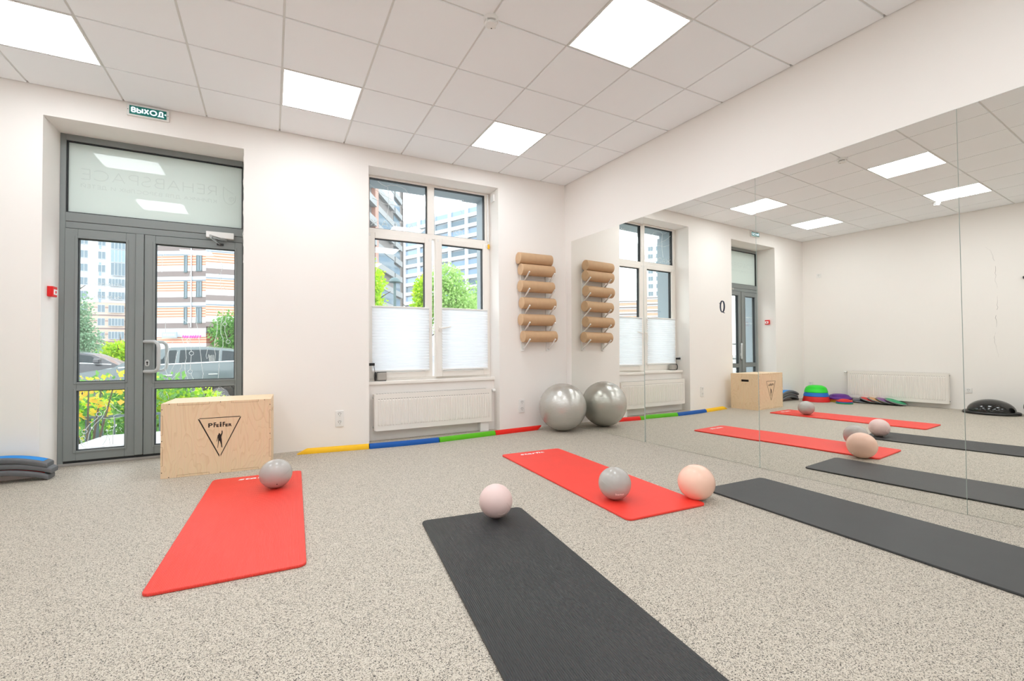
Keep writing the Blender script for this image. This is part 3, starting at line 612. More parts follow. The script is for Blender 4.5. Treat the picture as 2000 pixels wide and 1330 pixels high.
# pleated blinds clipped on the casements
def blind(label, x0, x1, z0, z1, hinge, ang):
    t = thing('pleated_blind', label, 'blind', (hinge, YWF, 0), ang, group='white pleated blinds')
    n = 44; b = B(); pr = []
    for k in range(n+1):
        z = z0+0.02+(z1-z0-0.036)*k/n; pr.append((-0.040 + (0.004 if k % 2 else -0.004), z))
    L = [[b.verts.new((x0-hinge, y, z)), b.verts.new((x1-hinge, y, z))] for y, z in pr]
    for p, q in zip(L, L[1:]): b.faces.new((p[0], p[1], q[1], q[0]))
    obj('pleated_fabric', b, M['blind'], t)
    bx('top_rail', (x0-hinge-0.003, x1-hinge+0.003, -0.052, -0.028, z1-0.018, z1), M['white'], t, bevel=0.004)
    bx('bottom_rail', (x0-hinge-0.003, x1-hinge+0.003, -0.052, -0.028, z0, z0+0.02), M['white'], t, bevel=0.004)
    for q in (x0-hinge+0.004, x1-hinge-0.012): bx('clip', (q, q+0.008, -0.03, -0.008, z0-0.004, z0+0.022), M['white'], t)
blind('white pleated blind on the left casement, beside the grey speaker', 1.000, 1.655, 0.748, 1.492, 0.952, 0.0)
blind('white pleated blind on the slightly open right casement', 1.803, 2.412, 0.748, 1.492, 2.450, ANG)
# conduit and yellow tag by the window
t = thing('sensor_conduit', 'thin white vertical conduit with a yellow tag beside the right casement', 'cable', (2.443, YWF, 2.3))
b = B(); tube(b, [(0, -0.012, 0.66), (0, -0.012, 0.06)], 0.010, 10); obj('conduit', b, M['white'], t, smooth=True)
b = B(); tube(b, [(0, -0.012, 0.06), (0.002, -0.014, 0.0), (0.0, -0.012, -0.25), (0.004, -0.02, -0.34), (0.02, -0.03, -0.38)], 0.0022, 6); obj('wire', b, M['white'], t)
b = B(); prism_xz(b, [(0.004+p[0], -0.005+p[1]) for p in rrect(0.026, 0.06, 0.011)], -0.028, -0.016); obj('tag', b, M['yellow'], t, bevel=0.002)
tag(bx('motion_sensor', (NWX1-0.022, NWX1, 5.108, 5.195, 2.838, 2.925), M['white'], bevel=0.004), 'small square white box high on the right reveal of the window', 'sensor')
# ------------------------------------------------------------------ radiators
def radiator(label, loc, rotz, L, hgt, dep, vside, fx):
    """local frame: x along the wall, -y into the room, origin at lower left back corner"""
    t = thing('radiator', label, 'radiator', loc, rotz, group='white panel radiators')
    b = B(); box(b, 0.012, L-0.012, -dep, -dep+0.012, 0, hgt)
    n = int(round((L-0.09)/0.0305))
    for k in range(n):
        x = 0.05+(L-0.10)*k/(n-1); r = 0.0108
        za, zb = 0.055, hgt-0.065
        a = [b.verts.new(p) for p in ((x-r, -dep, za), (x-r, -dep, zb), (x-r*0.45, -dep-0.006, zb-0.009), (x-r*0.45, -dep-0.006, za+0.009))]
        c = [b.verts.new(p) for p in ((x+r, -dep, za), (x+r, -dep, zb), (x+r*0.45, -dep-0.006, zb-0.009), (x+r*0.45, -dep-0.006, za+0.009))]
        b.faces.new(a); b.faces.new((a[3], a[2], c[2], c[3])); b.faces.new(list(reversed(c))); b.faces.new((a[1], c[1], c[2], a[2])); b.faces.new((a[0], a[3], c[3], c[0]))
    obj('front_panel', b, M['whitemetal'], t)
    b = B()
    for k in range(n):
        x = 0.05+(L-0.10)*k/(n-1); box(b, x-0.009, x+0.009, -dep-0.0015, -dep+0.001, hgt-0.059, hgt-0.054)
    obj('rib_shadow_row', b, M['dash'], t)  # grey dashes painted where the rib tops catch shadow
    bx('rear_panel', (0.02, L-0.02, -0.035, -0.02, 0.015, hgt-0.015), M['whitemetal'], t)
    for q in (0.0, L-0.012): bx('side_cover', (q, q+0.012, -dep+0.002, -0.018, 0.004, hgt-0.002), M['whitemetal'], t, bevel=0.003)
    b = B(); box(b, 0.012, L-0.012, -dep+0.012, -0.02, hgt-0.012, hgt-0.002)
    obj('top_grille', b, M['whitemetal'], t)
    b = B()
    for k in range(int((L-0.06)/0.03)): box(b, 0.03+0.03*k, 0.05+0.03*k, -dep+0.024, -0.032, hgt-0.0035, hgt-0.0005)
    obj('grille_slots', b, M['dash'], t)
    s = 1 if vside > 0 else -1; xe = L if vside > 0 else 0.0
    b = B(); tube(b, [(xe-0.01*s, -dep*0.5, hgt-0.03), (xe+0.028*s, -dep*0.5, hgt-0.03)], 0.011, 10)
    obj('valve', b, M['chrome'], t, smooth=True)
    b = B(); tube(b, [(xe+0.026*s, -dep*0.5, hgt-0.03), (xe+0.065*s, -dep*0.5, hgt-0.03)], [0.019, 0.021], 14); obj('valve_cap', b, M['white'], t, smooth=True)
    xo = 0.0 if vside > 0 else L
    for zz in (0.04, hgt-0.04):
        b = B(); tube(b, [(xo+0.004*s, -dep*0.45, zz), (xo-0.006*s, -dep*0.45, zz)], 0.012, 12); obj('plug', b, M['chrome'], t)
    bx('pipe_cover', (fx-0.055, fx+0.055, -dep+0.02, -0.001, -loc[2]+0.001, 0.0), M['white'], t, bevel=0.003)
    for q in (0.2, L-0.2): bx('wall_bracket', (q-0.015, q+0.015, -0.025, 0.0, 0.03, hgt-0.03), M['whitemetal'], t)
    return t
radiator('white ribbed panel radiator in the niche under the window', (0.988, YPP, 0.115), 0.0, 1.402, 0.400, 0.108, 1, 1.31)
# left wall radiator (seen in the mirrors): x axis of the radiator runs along the wall toward the window
angL = math.atan2(1.0, SLL)
radiator('white ribbed panel radiator on the cracked wall, reflected in the mirrors', (XL(2.84), 2.84, 0.078), angL, 1.40, 0.500, 0.10, 1, 1.27)
# ------------------------------------------------------------------ sockets
def socket(label, loc, rotz, n=1):
    """local frame: x along wall, -y into the room, centred"""
    t = thing('wall_socket', label, 'socket', loc, rotz, group='white wall sockets')
    hh = 0.041*n
    bx('plate', (-0.041, 0.041, -0.010, 0, -hh, hh), M['white'], t, bevel=0.003)
    for k in range(n):
        zc = -hh+0.041+0.082*k
        b = B(); prism_xz(b, [(0.0275*math.cos(2*PI*i/28), zc+0.0275*math.sin(2*PI*i/28)) for i in range(28)], -0.0125, -0.0095)
        o = obj('outlet', b, M['white'], t)
        b = B()
        for q in (-0.0095, 0.0095): prism_xz(b, [(q+0.0032*math.cos(2*PI*i/10), zc+0.004+0.0032*math.sin(2*PI*i/10)) for i in range(10)], -0.0135, -0.012)
        tube(b, [(0.021*math.cos(a), -0.0128, zc+0.021*math.sin(a)) for a in [0.6+1.94*i/10 for i in range(11)]], 0.0014, 5)
        tube(b, [(0.002, -0.0128, zc-0.006), (0.002, -0.0128, zc-0.016)], 0.0016, 5)
        obj('contact_holes', b, M['dark'], o)
    return t
socket('white double wall socket between the plywood box and the window', (0.628, D, 0.290), 0, 2)
socket('white double wall socket beside the silver gym ball', (2.773, D, 0.282), 0, 2)
LW = math.atan2(1.0, SLL)
socket('single white wall socket high on the cracked wall near the corner', (XL(4.72), 4.72, 2.43), LW)
socket('single white wall socket low in the corner behind the stacked domes', (XL(4.90), 4.90, 0.29), LW)
socket('single white wall socket low on the cracked wall, between radiator and black dome', (XL(2.63), 2.63, 0.31), LW)
socket('white wall socket on the left window reveal, holding the black plug', (NWX0, 5.205, 0.835), math.pi/2)
# ------------------------------------------------------------------ exit sign, call point, loose cable
t = thing('exit_sign', 'green and white ВЫХОД exit sign high above the glass door', 'exit sign', (-0.9545, D, 3.0925))
bx('housing', (-0.149, 0.149, -0.022, 0, -0.049, 0.049), M['white'], t, bevel=0.004)
pn = bx('green_panel', (-0.130, 0.130, -0.024, -0.021, -0.037, 0.037), M['signgreen'], t)
stroke_text('lettering', 'ВЫХОД', 0.232, 0.050, M['signwhite'], (-0.119, -0.0245, -0.023), (1, 0, 0), (0, 0, 1), pn, 0.0115, gap=0.30)
b = B(); prism_xz(b, [(0.112, 0.004), (0.127, 0.013), (0.127, -0.005)], -0.0252, -0.0238); obj('arrow', b, M['signwhite'], pn)
for q in (-0.140, 0.140):
    b = B(); prism_xz(b, [(q+0.003*math.cos(2*PI*i/10), 0.003*math.sin(2*PI*i/10)) for i in range(10)], -0.0232, -0.0215); obj('screw', b, M['dark'], t)
t = thing('fire_alarm_call_point', 'red fire alarm call point on the reveal left of the door', 'fire alarm', (NDX0, 5.165, 1.503), math.pi/2)
bx('housing', (-0.040, 0.040, -0.040, 0, -0.043, 0.043), M['firered'], t, bevel=0.004)
bx('front_plate', (-0.033, 0.033, -0.0435, -0.039, -0.026, 0.018), M['print'], t, bevel=0.001)
b = B(); prism_xz(b, [(0.013*math.cos(2*PI*i/18), -0.004+0.013*math.sin(2*PI*i/18)) for i in range(18)], -0.045, -0.043); obj('button', b, M['firered'], t)
b = B(); pts = [(NDX1-0.006+0.004*math.sin(z*23)+0.003*math.sin(z*61), 5.17+0.01*math.sin(z*17), z) for z in [2.91-0.035*k for k in range(31)]]
tube(b, pts, 0.0042, 6); tag(obj('door_cable', b, M['white']), 'loose white cable hanging down the right edge of the door niche', 'cable')
# speaker on the sill
t = thing('small_speaker', 'small grey box speaker on the window sill with black cable', 'speaker', (1.098, 5.215, 0.648), 0.06)
bx('body', (-0.052, 0.052, -0.03, 0.035, 0.006, 0.098), M['speaker'], t, bevel=0.012, seg=3)
bx('top_edge', (-0.050, 0.050, -0.028, 0.033, 0.0965, 0.101), M['black'], t, bevel=0.001)
bx('foot', (-0.044, 0.044, -0.026, 0.03, 0.0, 0.007), M['black'], t)
b = B()
for k in range(4): tube(b, [(-0.078+0.003*k+0.018*math.cos(a)*0.5, -0.012+0.03*math.cos(a)*0.4, 0.052+0.046*math.sin(a)) for a in [2*PI*i/20 for i in range(20)]], 0.0036, 6, closed=True)
obj('coiled_cable', b, M['black'], t)
b = B(); tube(b, [(-0.076, -0.01, 0.09), (-0.080, -0.008, 0.13), (-0.084, -0.004, 0.165), (-0.09, 0.0, 0.185)], 0.0028, 6); obj('cable', b, M['black'], t)
bx('plug', (-0.165, -0.080, -0.02, 0.008, 0.172, 0.202), M['black'], t, bevel=0.004)
# ------------------------------------------------------------------ mirrors
PANELS = [(4.890, 3.6325, 0.034, -0.008, 'first floor-length mirror panel, in the corner behind the gym ball'), (3.6315, 2.3855, 0.034, -0.004, 'second floor-length mirror panel, reflecting the window and the door'), (2.3845, 1.1405, 0.035, -0.003, 'third floor-length mirror panel, reflecting the radiator wall'), (1.1395, -0.10, 0.035, -0.003, 'fourth floor-length mirror panel, cut off by the right picture edge')]
for ya, yb, a, tl, lab in PANELS:
    yc = (ya+yb)/2; xc = XR(yc)-0.013
    F = lambda y, z: Vector((xc - a*(y-yc) - tl*(z-1.2), y, z))
    nrm = Vector((1, a, tl)).normalized()
    t = thing('mirror_panel', lab, 'mirror', tuple(F(yc, 0.001)), group='floor-length mirror panels')
    o = F(yc, 0.001)
    e = 0.0007
    b = B(); vf = [b.verts.new(F(y, z)-o) for y, z in ((ya-e, 0.001+e), (yb+e, 0.001+e), (yb+e, 2.39-e), (ya-e, 2.39-e))]
    f = b.faces.new(vf)
    vb = [b.verts.new(v.co+nrm*0.0004) for v in vf]; b.faces.new(list(reversed(vb)))
    for k in range(4): b.faces.new((vf[k], vb[k], vb[(k+1) % 4], vf[(k+1) % 4]))
    obj('reflective_face', b, M['mirror'], t)
    b = B(); va = [b.verts.new(F(y, z)-o+nrm*0.0006) for y, z in ((ya, 0.001), (yb, 0.001), (yb, 2.39), (ya, 2.39))]
    vb = [b.verts.new(v.co+nrm*0.005) for v in va]
    b.faces.new(va); b.faces.new(list(reversed(vb)))
    for k in range(4): b.faces.new((va[k], vb[k], vb[(k+1) % 4], va[(k+1) % 4]))
    obj('glass_edge', b, M['mirroredge'], t)
# cable loop on a hook fixed on the second mirror
def MIRX(y, z):
    ya, yb, a, tl, _ = PANELS[1]; yc = (ya+yb)/2; return XR(yc)-0.013 - a*(y-yc) - tl*(z-1.2)
t = thing('cable_loop', 'navy cable loop hanging on a hook against the second mirror panel', 'cable', (MIRX(2.70, 1.39), 2.70, 1.39))
b = B(); tube(b, [(-0.0005, 0.028, -0.012), (-0.008, 0.028, -0.012), (-0.010, 0.02, -0.005)], 0.003, 8); obj('hook', b, M['chrome'], t)
b = B()
for q in (0.0, 0.003): tube(b, [(-0.0045-q*0.5, 0.004+0.018*math.sin(a)*(1+q*20), -0.04-0.050*math.cos(a)) for a in [2*PI*i/24 for i in range(24)]], 0.0028, 6, closed=True)
tube(b, [(-0.006, 0.0, -0.088), (-0.006, -0.016, -0.100)], 0.002, 6)
obj('loop', b, M['navy'], t)
# ------------------------------------------------------------------ exercise mats
def mat_obj(label, c, ang, W, L, th, m, text=None, twid=0.26, off=0.0):
    t = thing('exercise_mat', label, 'exercise mat', (c[0], c[1], 0.0005), ang, group='long foam exercise mats')
    b = B(); prism(b, rrect(W, L, 0.035, 8), 0.0, th); obj('foam_sheet', b, m, t, bevel=0.0035)
    if text: place_text('lettering', text, twid, 0.050, M['print'], (off-twid/2, L/2-0.115, th+0.0006), (1, 0, 0), (0, 1, 0), t, 0.0008, 0.004, 0.15)
    return t
mat_obj('red ribbed exercise mat in front of the plywood box', (-0.120, 3.240), -0.0414, 0.61, 1.83, 0.013, M['red_mat'], 'starfit')
mat_obj('red exercise mat near the mirrors, between grey and peach balls', (2.152, 2.902), -0.0496, 0.61, 1.81, 0.013, M['red_mat_smooth'], 'starfit', 0.25, -0.03)
mat_obj('black ribbed exercise mat with the pale pink ball, at bottom centre', (0.964, 1.635), -0.112, 0.61, 1.83, 0.011, M['blk_mat'])
mat_obj('black smooth exercise mat alongside the mirrors', (2.922, 1.285), -0.040, 0.60, 1.83, 0.011, M['blk_mat_smooth'])
# ------------------------------------------------------------------ small balls
def small_ball(label, c, r, z, m, sq, rot, seam=True, plugc=None):
    t = thing('exercise_ball', label, 'ball', (c[0], c[1], z+r*sq[2]), rot[2], group='small inflatable exercise balls')
    b = B(); ball(b, r, 56, 28, sq)
    o = obj('shell', b, m, t, smooth=False)
    for p in o.data.polygons: p.use_smooth = True
    if plugc:
        d = Vector(plugc[0]).normalized(); p = Vector((d.x*r*sq[0], d.y*r*sq[1], d.z*r*sq[2]))
        b = B(); tube(b, [p-d*0.004, p+d*0.0012], 0.0042, 10); obj('valve_plug', b, plugc[1], t)
    if seam:
        b = B(); pts = []
        for k in range(49):
            a = 2*PI*k/48; pts.append((r*1.0005*sq[0]*math.cos(a)*0.9, r*1.0005*sq[1]*math.sin(a), r*1.0005*sq[2]*math.cos(a)*0.436))
        tube(b, pts[:-1], 0.0011, 5, closed=True); obj('seam', b, m, t)
    return t
small_ball('grey ball on the red mat in front of the plywood box', (0.034, 3.702), 0.1045, 0.0135, M['ballgrey'], (1.03, 1.0, 0.965), (0, 0, 0.4), True, ((-0.25, -0.75, -0.52), M['dark']))
small_ball('wrinkled pale pink ball on the end of the black ribbed mat', (1.160, 2.418), 0.0965, 0.0115, M['ballpink'], (1, 1, 0.985), (0, 0, 0.9), False)
tk = small_ball('grey ball with white print on the red mat near the mirrors', (1.968, 2.326), 0.1035, 0.0135, M['ballgrey'], (1, 1, 0.99), (0, 0, 2.2))
small_ball('peach ball on the floor beside the corner of the red mat', (2.449, 2.092), 0.1150, 0.0005, M['ballpeach'], (1.01, 1.0, 0.975), (0, 0, 0.2), False, ((0.75, 0.15, -0.55), M['print']))
# creases in the soft pink ball
t = [o for o in S.objects if o.get('label', '').startswith('wrinkled')][0]
b = B()
for ln in (((0.15, -0.95, 0.10), (0.30, -0.93, -0.05), (0.42, -0.88, -0.25), (0.50, -0.80, -0.35)), ((-0.35, -0.80, -0.50), (-0.1, -0.82, -0.58), (0.12, -0.84, -0.53), (0.2, -0.88, -0.42))):
    pts = []
    for p, q in zip(ln, ln[1:]):
        for k in range(4):
            v = (Vector(p)*(1-k/4)+Vector(q)*k/4).normalized()*0.0965; pts.append((v.x, v.y, v.z*0.985))
    tube(b, pts, [0.0012]*len(pts), 5)
c_ = obj('crease', b, M['ballpink'], t, rotz=-0.9+0.1)
# print on the second grey ball, wrapped onto the sphere
me = text_mesh('kamo', 0.062, 0.017, 0.0004, 0.0012)
az = math.atan2(-2.326, -1.968); rr = 0.1040
for v in me.vertices:
    a = az + 0.05 + v.co.x/rr; e = -0.52 + v.co.y/rr
    v.co = Vector((rr*math.cos(e)*math.cos(a), rr*math.cos(e)*math.sin(a), rr*0.99*math.sin(e)+v.co.z*0.3))
me.materials.append(M['print']); o = bpy.data.objects.new('lettering', me); COL.objects.link(o); o.parent = tk; o.rotation_euler = (0, 0, -2.2)
# ------------------------------------------------------------------ gym ball
t = thing('gym_ball', 'large silver gym ball in the corner against the mirror', 'gym ball', (3.128, 4.632, 0.2865))
b = B(); ball(b, 0.286, 96, 64); o = obj('shell', b, M['gymball'], t)
for p in o.data.polygons: p.use_smooth = True
o.rotation_euler = (math.radians(-16), math.radians(14), 0.4)
b = B(); d = Vector((-0.2, 0.6, 0.75)).normalized(); tube(b, [d*0.284, d*0.2875], 0.008, 14); obj('valve_plug', b, M['print'], t)
# ------------------------------------------------------------------ plywood box
BW, BH, BD, PT = 0.763, 0.585, 0.480, 0.018
t = thing('plyo_box', 'plywood jump box with a black triangle emblem in front of the glass door', 'plywood box', (-0.759, 4.448, 0.0), -0.0446)
bx('front_panel', (0, BW, 0, PT, 0, BH), M['ply'], t, bevel=0.0012, seg=1)
bx('back_panel', (0, BW, BD-PT, BD, 0, BH), M['ply'], t, bevel=0.0012, seg=1)
bx('top_panel', (0.0, BW, PT, BD-PT, BH-PT, BH), M['ply'], t, bevel=0.0012, seg=1)
bx('bottom_panel', (PT, BW-PT, PT, BD-PT, 0.002, PT), M['ply'], t)
def side(x0, x1):
    b = B(); h0, h1, zc, hw = BD/2-0.065, BD/2+0.065, BH-0.115, 0.018
    y0, y1 = PT, BD-PT
    box(b, x0, x1, y0, h0, 0, BH-PT); box(b, x0, x1, h1, y1, 0, BH-PT); box(b, x0, x1, h0, h1, 0, zc-hw); box(b, x0, x1, h0, h1, zc+hw, BH-PT)
    return obj('side_panel', b, M['ply'], t)
side(0, PT); side(BW-PT, BW)
bx('hand_hole_shade', (BW-PT-0.03, BW-PT-0.001, BD/2-0.065, BD/2+0.065, BH-0.14, BH-0.09), M['burn'], t)  # dark block behind the opening stands in for shade inside the box
bx('hand_hole_shade', (PT+0.001, PT+0.03, BD/2-0.065, BD/2+0.065, BH-0.14, BH-0.09), M['burn'], t)
e = 0.0006
def tab(*q): b = B(); box(b, *q); obj('finger_joint', b, M['ply'], t)
for a0, a1 in ((0.14, 0.42), (0.62, 0.876)):
    for z0, z1 in ((BH-PT, BH-0.001), (0.001, PT)): tab(a0*BW, a1*BW, -e, 0.001, z0, z1)
for a0, a1 in ((0.17, 0.42), (0.58, 0.84)):
    for x0, x1 in ((0.001, PT-0.005), (BW-PT+0.005, BW-0.001)): tab(x0, x1, -e, 0.001, a0*BH, a1*BH)
    for x0, x1 in ((BW-0.001, BW+e), (-e, 0.001)):
        tab(x0, x1, 0.001, PT-0.004, (1-a1)*BH, (1-a0)*BH); tab(x0, x1, BD-PT+0.004, BD-0.001, (1-a1)*BH, (1-a0)*BH)
# thin outlines of the finger joints
b = B(); q = 0.0011
def outline(x0, x1, z0, z1, skip):
    if 'l' not in skip: box(b, x0-q, x0+q, -e*2, 0.001, z0, z1)
    if 'r' not in skip: box(b, x1-q, x1+q, -e*2, 0.001, z0, z1)
    if 'b' not in skip: box(b, x0, x1, -e*2, 0.001, z0-q, z0+q)
    if 't' not in skip: box(b, x0, x1, -e*2, 0.001, z1-q, z1+q)
for a0, a1 in ((0.14, 0.42), (0.62, 0.876)):
    outline(a0*BW, a1*BW, BH-PT, BH, 't'); outline(a0*BW, a1*BW, 0.0, PT, 'b')
for a0, a1 in ((0.17, 0.42), (0.58, 0.84)):
    outline(0.0, PT-0.005, a0*BH, a1*BH, 'l'); outline(BW-PT+0.005, BW, a0*BH, a1*BH, 'r')
    for z in (a0*BH, a1*BH): box(b, BW-0.001, BW+2*e, 0.0, PT, BH-z-q, BH-z+q)
    box(b, BW-0.001, BW+2*e, PT-q, PT+q, BH-a1*BH, BH-a0*BH)
box(b, BW-PT+0.004, BW-PT+0.0055, -0.0008, 0.001, 0.17*BH, 0.42*BH)
obj('joint_groove', b, M['plyedge'], t)
for x, z in [(0.07*BW, BH-0.006), (0.52*BW, BH-0.006), (0.935*BW, BH-0.006), (0.07*BW, 0.007), (0.52*BW, 0.007), (0.93*BW, 0.007)] + [(x, f*BH) for x in (0.008, BW-0.008) for f in (0.08, 0.5, 0.92)]:
    b = B(); prism_xz(b, [(x+0.0035*math.cos(2*PI*i/10), z+0.0035*math.sin(2*PI*i/10)) for i in range(10)], -0.0014, 0.001); obj('screw', b, M['burn'], t)
# stencilled emblem: broken triangle, lettering and a man with a raised fist
b = B()
def fx(u): return (u-632)/(1822-632)*BW
def fz(u, v):
    k = (u-632)/(1822-632); top = 378+(330-378)*k; bot = 1198+(1068-1198)*k
    return BH*(1-(v-top)/(bot-top))
def P(u, v): return (fx(u), fz(u, v))
for quad in ([P(1030, 539), P(1472, 513), P(1465, 521), P(1018, 546)], [P(1010, 548), P(1028, 552), P(1242, 935), P(1240, 955)], [P(1480, 520), P(1466, 524), P(1254, 930), P(1253, 950)]):
    prism_xz(b, quad, -0.0009, 0.0005)
obj('triangle_emblem', b, M['burn'], t)
b = B()
fig = [(1216, 862), (1226, 852), (1234, 800), (1238, 780), (1246, 785), (1258, 820), (1262, 850), (1273, 855), (1272, 843), (1268, 800), (1266, 765), (1262, 745), (1266, 725), (1274, 705), (1276, 690), (1274, 672), (1266, 670), (1264, 684), (1265, 694), (1256, 712), (1250, 714), (1248, 704), (1240, 698), (1232, 703), (1231, 714), (1222, 722), (1219, 745), (1213, 775), (1211, 788), (1216, 790), (1222, 765), (1227, 750), (1228, 772), (1226, 800), (1222, 845)]
prism_xz(b, [P(*p) for p in fig], -0.0009, 0.0005); obj('figure_emblem', b, M['burn'], t)
for ch, u0, u1, v0, v1 in (('P', 1121, 1168, 590, 640), ('F', 1178, 1205, 583, 637), ('E', 1208, 1236, 600, 635), ('i', 1243, 1264, 577, 632), ('F', 1275, 1302, 577, 630), ('E', 1306, 1334, 596, 628), ('R', 1340, 1375, 592, 626)):
    a, c = P(u0, v1), P(u1, v0)
    place_text('lettering', ch, c[0]-a[0], c[1]-a[1], M['burn'], (a[0], -0.0006, a[1]), (1, 0, 0), (0, 0, 1), t, 0.0008, 0.0032)
# ------------------------------------------------------------------ folding foam beam along the window wall
bp = [(0.223, 4.868), (0.880, 4.785), (1.600, 4.748), (2.296, 4.812), (2.955, 4.862)]
t = thing('balance_beam', 'low foam balance beam in yellow, blue, green and red segments along the window wall', 'balance beam', (1.6, 4.79, 0.0))
prof = [(-0.036, 0.0), (-0.036, 0.012), (-0.030, 0.032), (-0.016, 0.045), (0.0, 0.049), (0.016, 0.045), (0.030, 0.032), (0.036, 0.012), (0.036, 0.0)]
for k, (cn, lab) in enumerate((('yellow', 'yellow foam segment'), ('blue', 'blue foam segment'), ('green', 'green foam segment'), ('red', 'red foam segment'))):
    p, q = Vector((*bp[k], 0)), Vector((*bp[k+1], 0)); d = (q-p); L = d.length; d.normalize(); n = Vector((-d.y, d.x, 0))
    b = B(); g = 0.002; rings = []
    N = 10
    for i in range(N+1):
        s = g+(L-2*g)*i/N; ring = []
        for (c, z) in prof:
            ss = s
            if k == 0 and i == 0: ss = s + z*1.9
            if k == 3 and i == N: ss = s - 0.075 + z*1.7
            if k == 0 and i == 1: ss = max(ss, z*1.9+0.02)
            v = p + d*ss + n*c - Vector((1.6, 4.79, 0)); bow_ = -0.012*math.sin(PI*ss/L) if k in (1,) else 0
            v = v + n*bow_; ring.append(b.verts.new((v.x, v.y, z+0.0005)))
        rings.append(ring)
    for A, C_ in zip(rings, rings[1:]):
        for i in range(len(prof)-1): b.faces.new((A[i], A[i+1], C_[i+1], C_[i]))
        b.faces.new((A[-1], A[0], C_[0], C_[-1]))
    b.faces.new(list(reversed(rings[0]))); b.faces.new(rings[-1])
    o = obj('segment', b, M['foam_'+cn], t, smooth=True); o['label'] = lab
# ------------------------------------------------------------------ roller rack and rollers
t = thing('roller_rack', 'white wall rack of two rails with angled pegs holding the rollers', 'wall rack', (2.976, D, 1.5))
for xr_ in (2.792, 3.160):
    b = B(); box(b, xr_-2.976-0.025, xr_-2.976+0.025, -0.02, 0.0, 0.966-1.5, 2.025-1.5)
    o = obj('rail', b, M['white'], t, bevel=0.002)
    for z in (0.99, 2.0):
        b = B(); prism_xz(b, [(xr_-2.976+0.004*math.cos(2*PI*i/10), z-1.5+0.004*math.sin(2*PI*i/10)) for i in range(10)], -0.0215, -0.0195)
        obj('screw', b, M['dark'], o)
    for k in range(5):
        zb = 1.822-0.2075*k-1.5
        b = B(); tube(b, [(xr_-2.976+0.012, -0.018, zb), (xr_-2.976+0.012, -0.178, zb+0.120)], 0.0092, 12); obj('peg', b, M['white'], t, smooth=True)
RR = 0.0715
def roller(label, xl, y, z, L=0.475, proto=[]):
    if not proto:
        r_ = thing('foam_roller', label, 'foam roller', (0, 0, 0), group='tan rollers on the wall rack')
        b = B(); tube(b, [(-L/2+0.006, 0, 0), (L/2-0.006, 0, 0)], RR, 48, cap=False); obj('skin', b, M['cork'], r_, smooth=True)
        for sg in (-1, 1):
            b = B(); tube(b, [(sg*(L/2-0.006), 0, 0), (sg*(L/2-0.0015), 0, 0), (sg*L/2, 0, 0)], [RR, RR-0.001, RR-0.006], 48); obj('end_cap', b, M['corkend'], r_, smooth=True)
        proto.append(r_); r_.location = (xl+L/2, y, z); return r_
    return dup(proto[0], (xl+L/2, y, z), label=label)
YR = D-0.02-RR-0.0005
ordn = ['second', 'third', 'fourth', 'fifth', 'lowest']
for k, xl in enumerate((2.722, 2.713, 2.732, 2.716, 2.746)):
    roller('tan cork-coloured roller on the wall rack, %s from the top' % ordn[k] if k < 4 else 'tan cork-coloured roller on the wall rack, lowest of the six', xl, YR, 1.9765-0.2075*k)
roller('tan cork-coloured roller lying loose on top of the wall rack stack', 2.703, D-RR-0.0005, 1.9765+0.1421)
# ------------------------------------------------------------------ arched boards left of the door
def arch_board(label, cx, cy, z, padm, proto=[]):
    L, Wd, rise, th = 0.60, 0.132, 0.062, 0.043
    t = thing('arched_step_board', label, 'step board', (cx, cy, z), group='stacked arched step boards')
    b = B(); N = 24; rings = []
    for i in range(N+1):
        s = -1+2*i/N; x = s*L/2; zb = rise*(1-s*s)
        ends = max(0.0, (abs(s)-0.94)/0.06)
        tt = th*(1-0.10*ends*ends)
        ring = []
        for (y, f) in ((-Wd/2+0.006, 0.0), (-Wd/2, 0.18), (-Wd/2, 0.75), (-Wd/2+0.010, 1.0), (Wd/2-0.010, 1.0), (Wd/2, 0.75), (Wd/2, 0.18), (Wd/2-0.006, 0.0)):
            ring.append(b.verts.new((x, y, zb+tt*f)))
        rings.append(ring)
    for A, C_ in zip(rings, rings[1:]):
        for i in range(8): b.faces.new((A[i], A[(i+1) % 8], C_[(i+1) % 8], C_[i]))
    b.faces.new(list(reversed(rings[0]))); b.faces.new(rings[-1])
    o = obj('foam_body', b, M['stepgrey'], t, bevel=0.012, seg=4)
    for p in o.data.polygons: p.use_smooth = True
    b = B(); rows = []
    for i in range(N+1):
        s = (-1+2*i/N)*0.90; x = s*L/2; zz = rise*(1-s*s)+th
        rows.append([b.verts.new((x, -Wd/2+0.022, zz+0.0012)), b.verts.new((x, Wd/2-0.014, zz+0.0012)), b.verts.new((x, Wd/2-0.014, zz-0.003)), b.verts.new((x, -Wd/2+0.022, zz-0.003))])
    for A, C_ in zip(rows, rows[1:]):
        for i in range(4): b.faces.new((A[i], A[(i+1) % 4], C_[(i+1) % 4], C_[i]))
    b.faces.new(rows[0]); b.faces.new(list(reversed(rows[-1])))
    obj('top_pad', b, padm, t)
arch_board('bottom grey arched board of the stack left of the door', -1.833, 4.930, 0.0005, M['foam_red'])
arch_board('middle grey arched board of the stack left of the door', -1.815, 4.933, 0.0465, M['stepgrey'])
arch_board('blue-topped grey arched board on top of the stack left of the door', -1.840, 4.930, 0.0925, M['stepblue'])
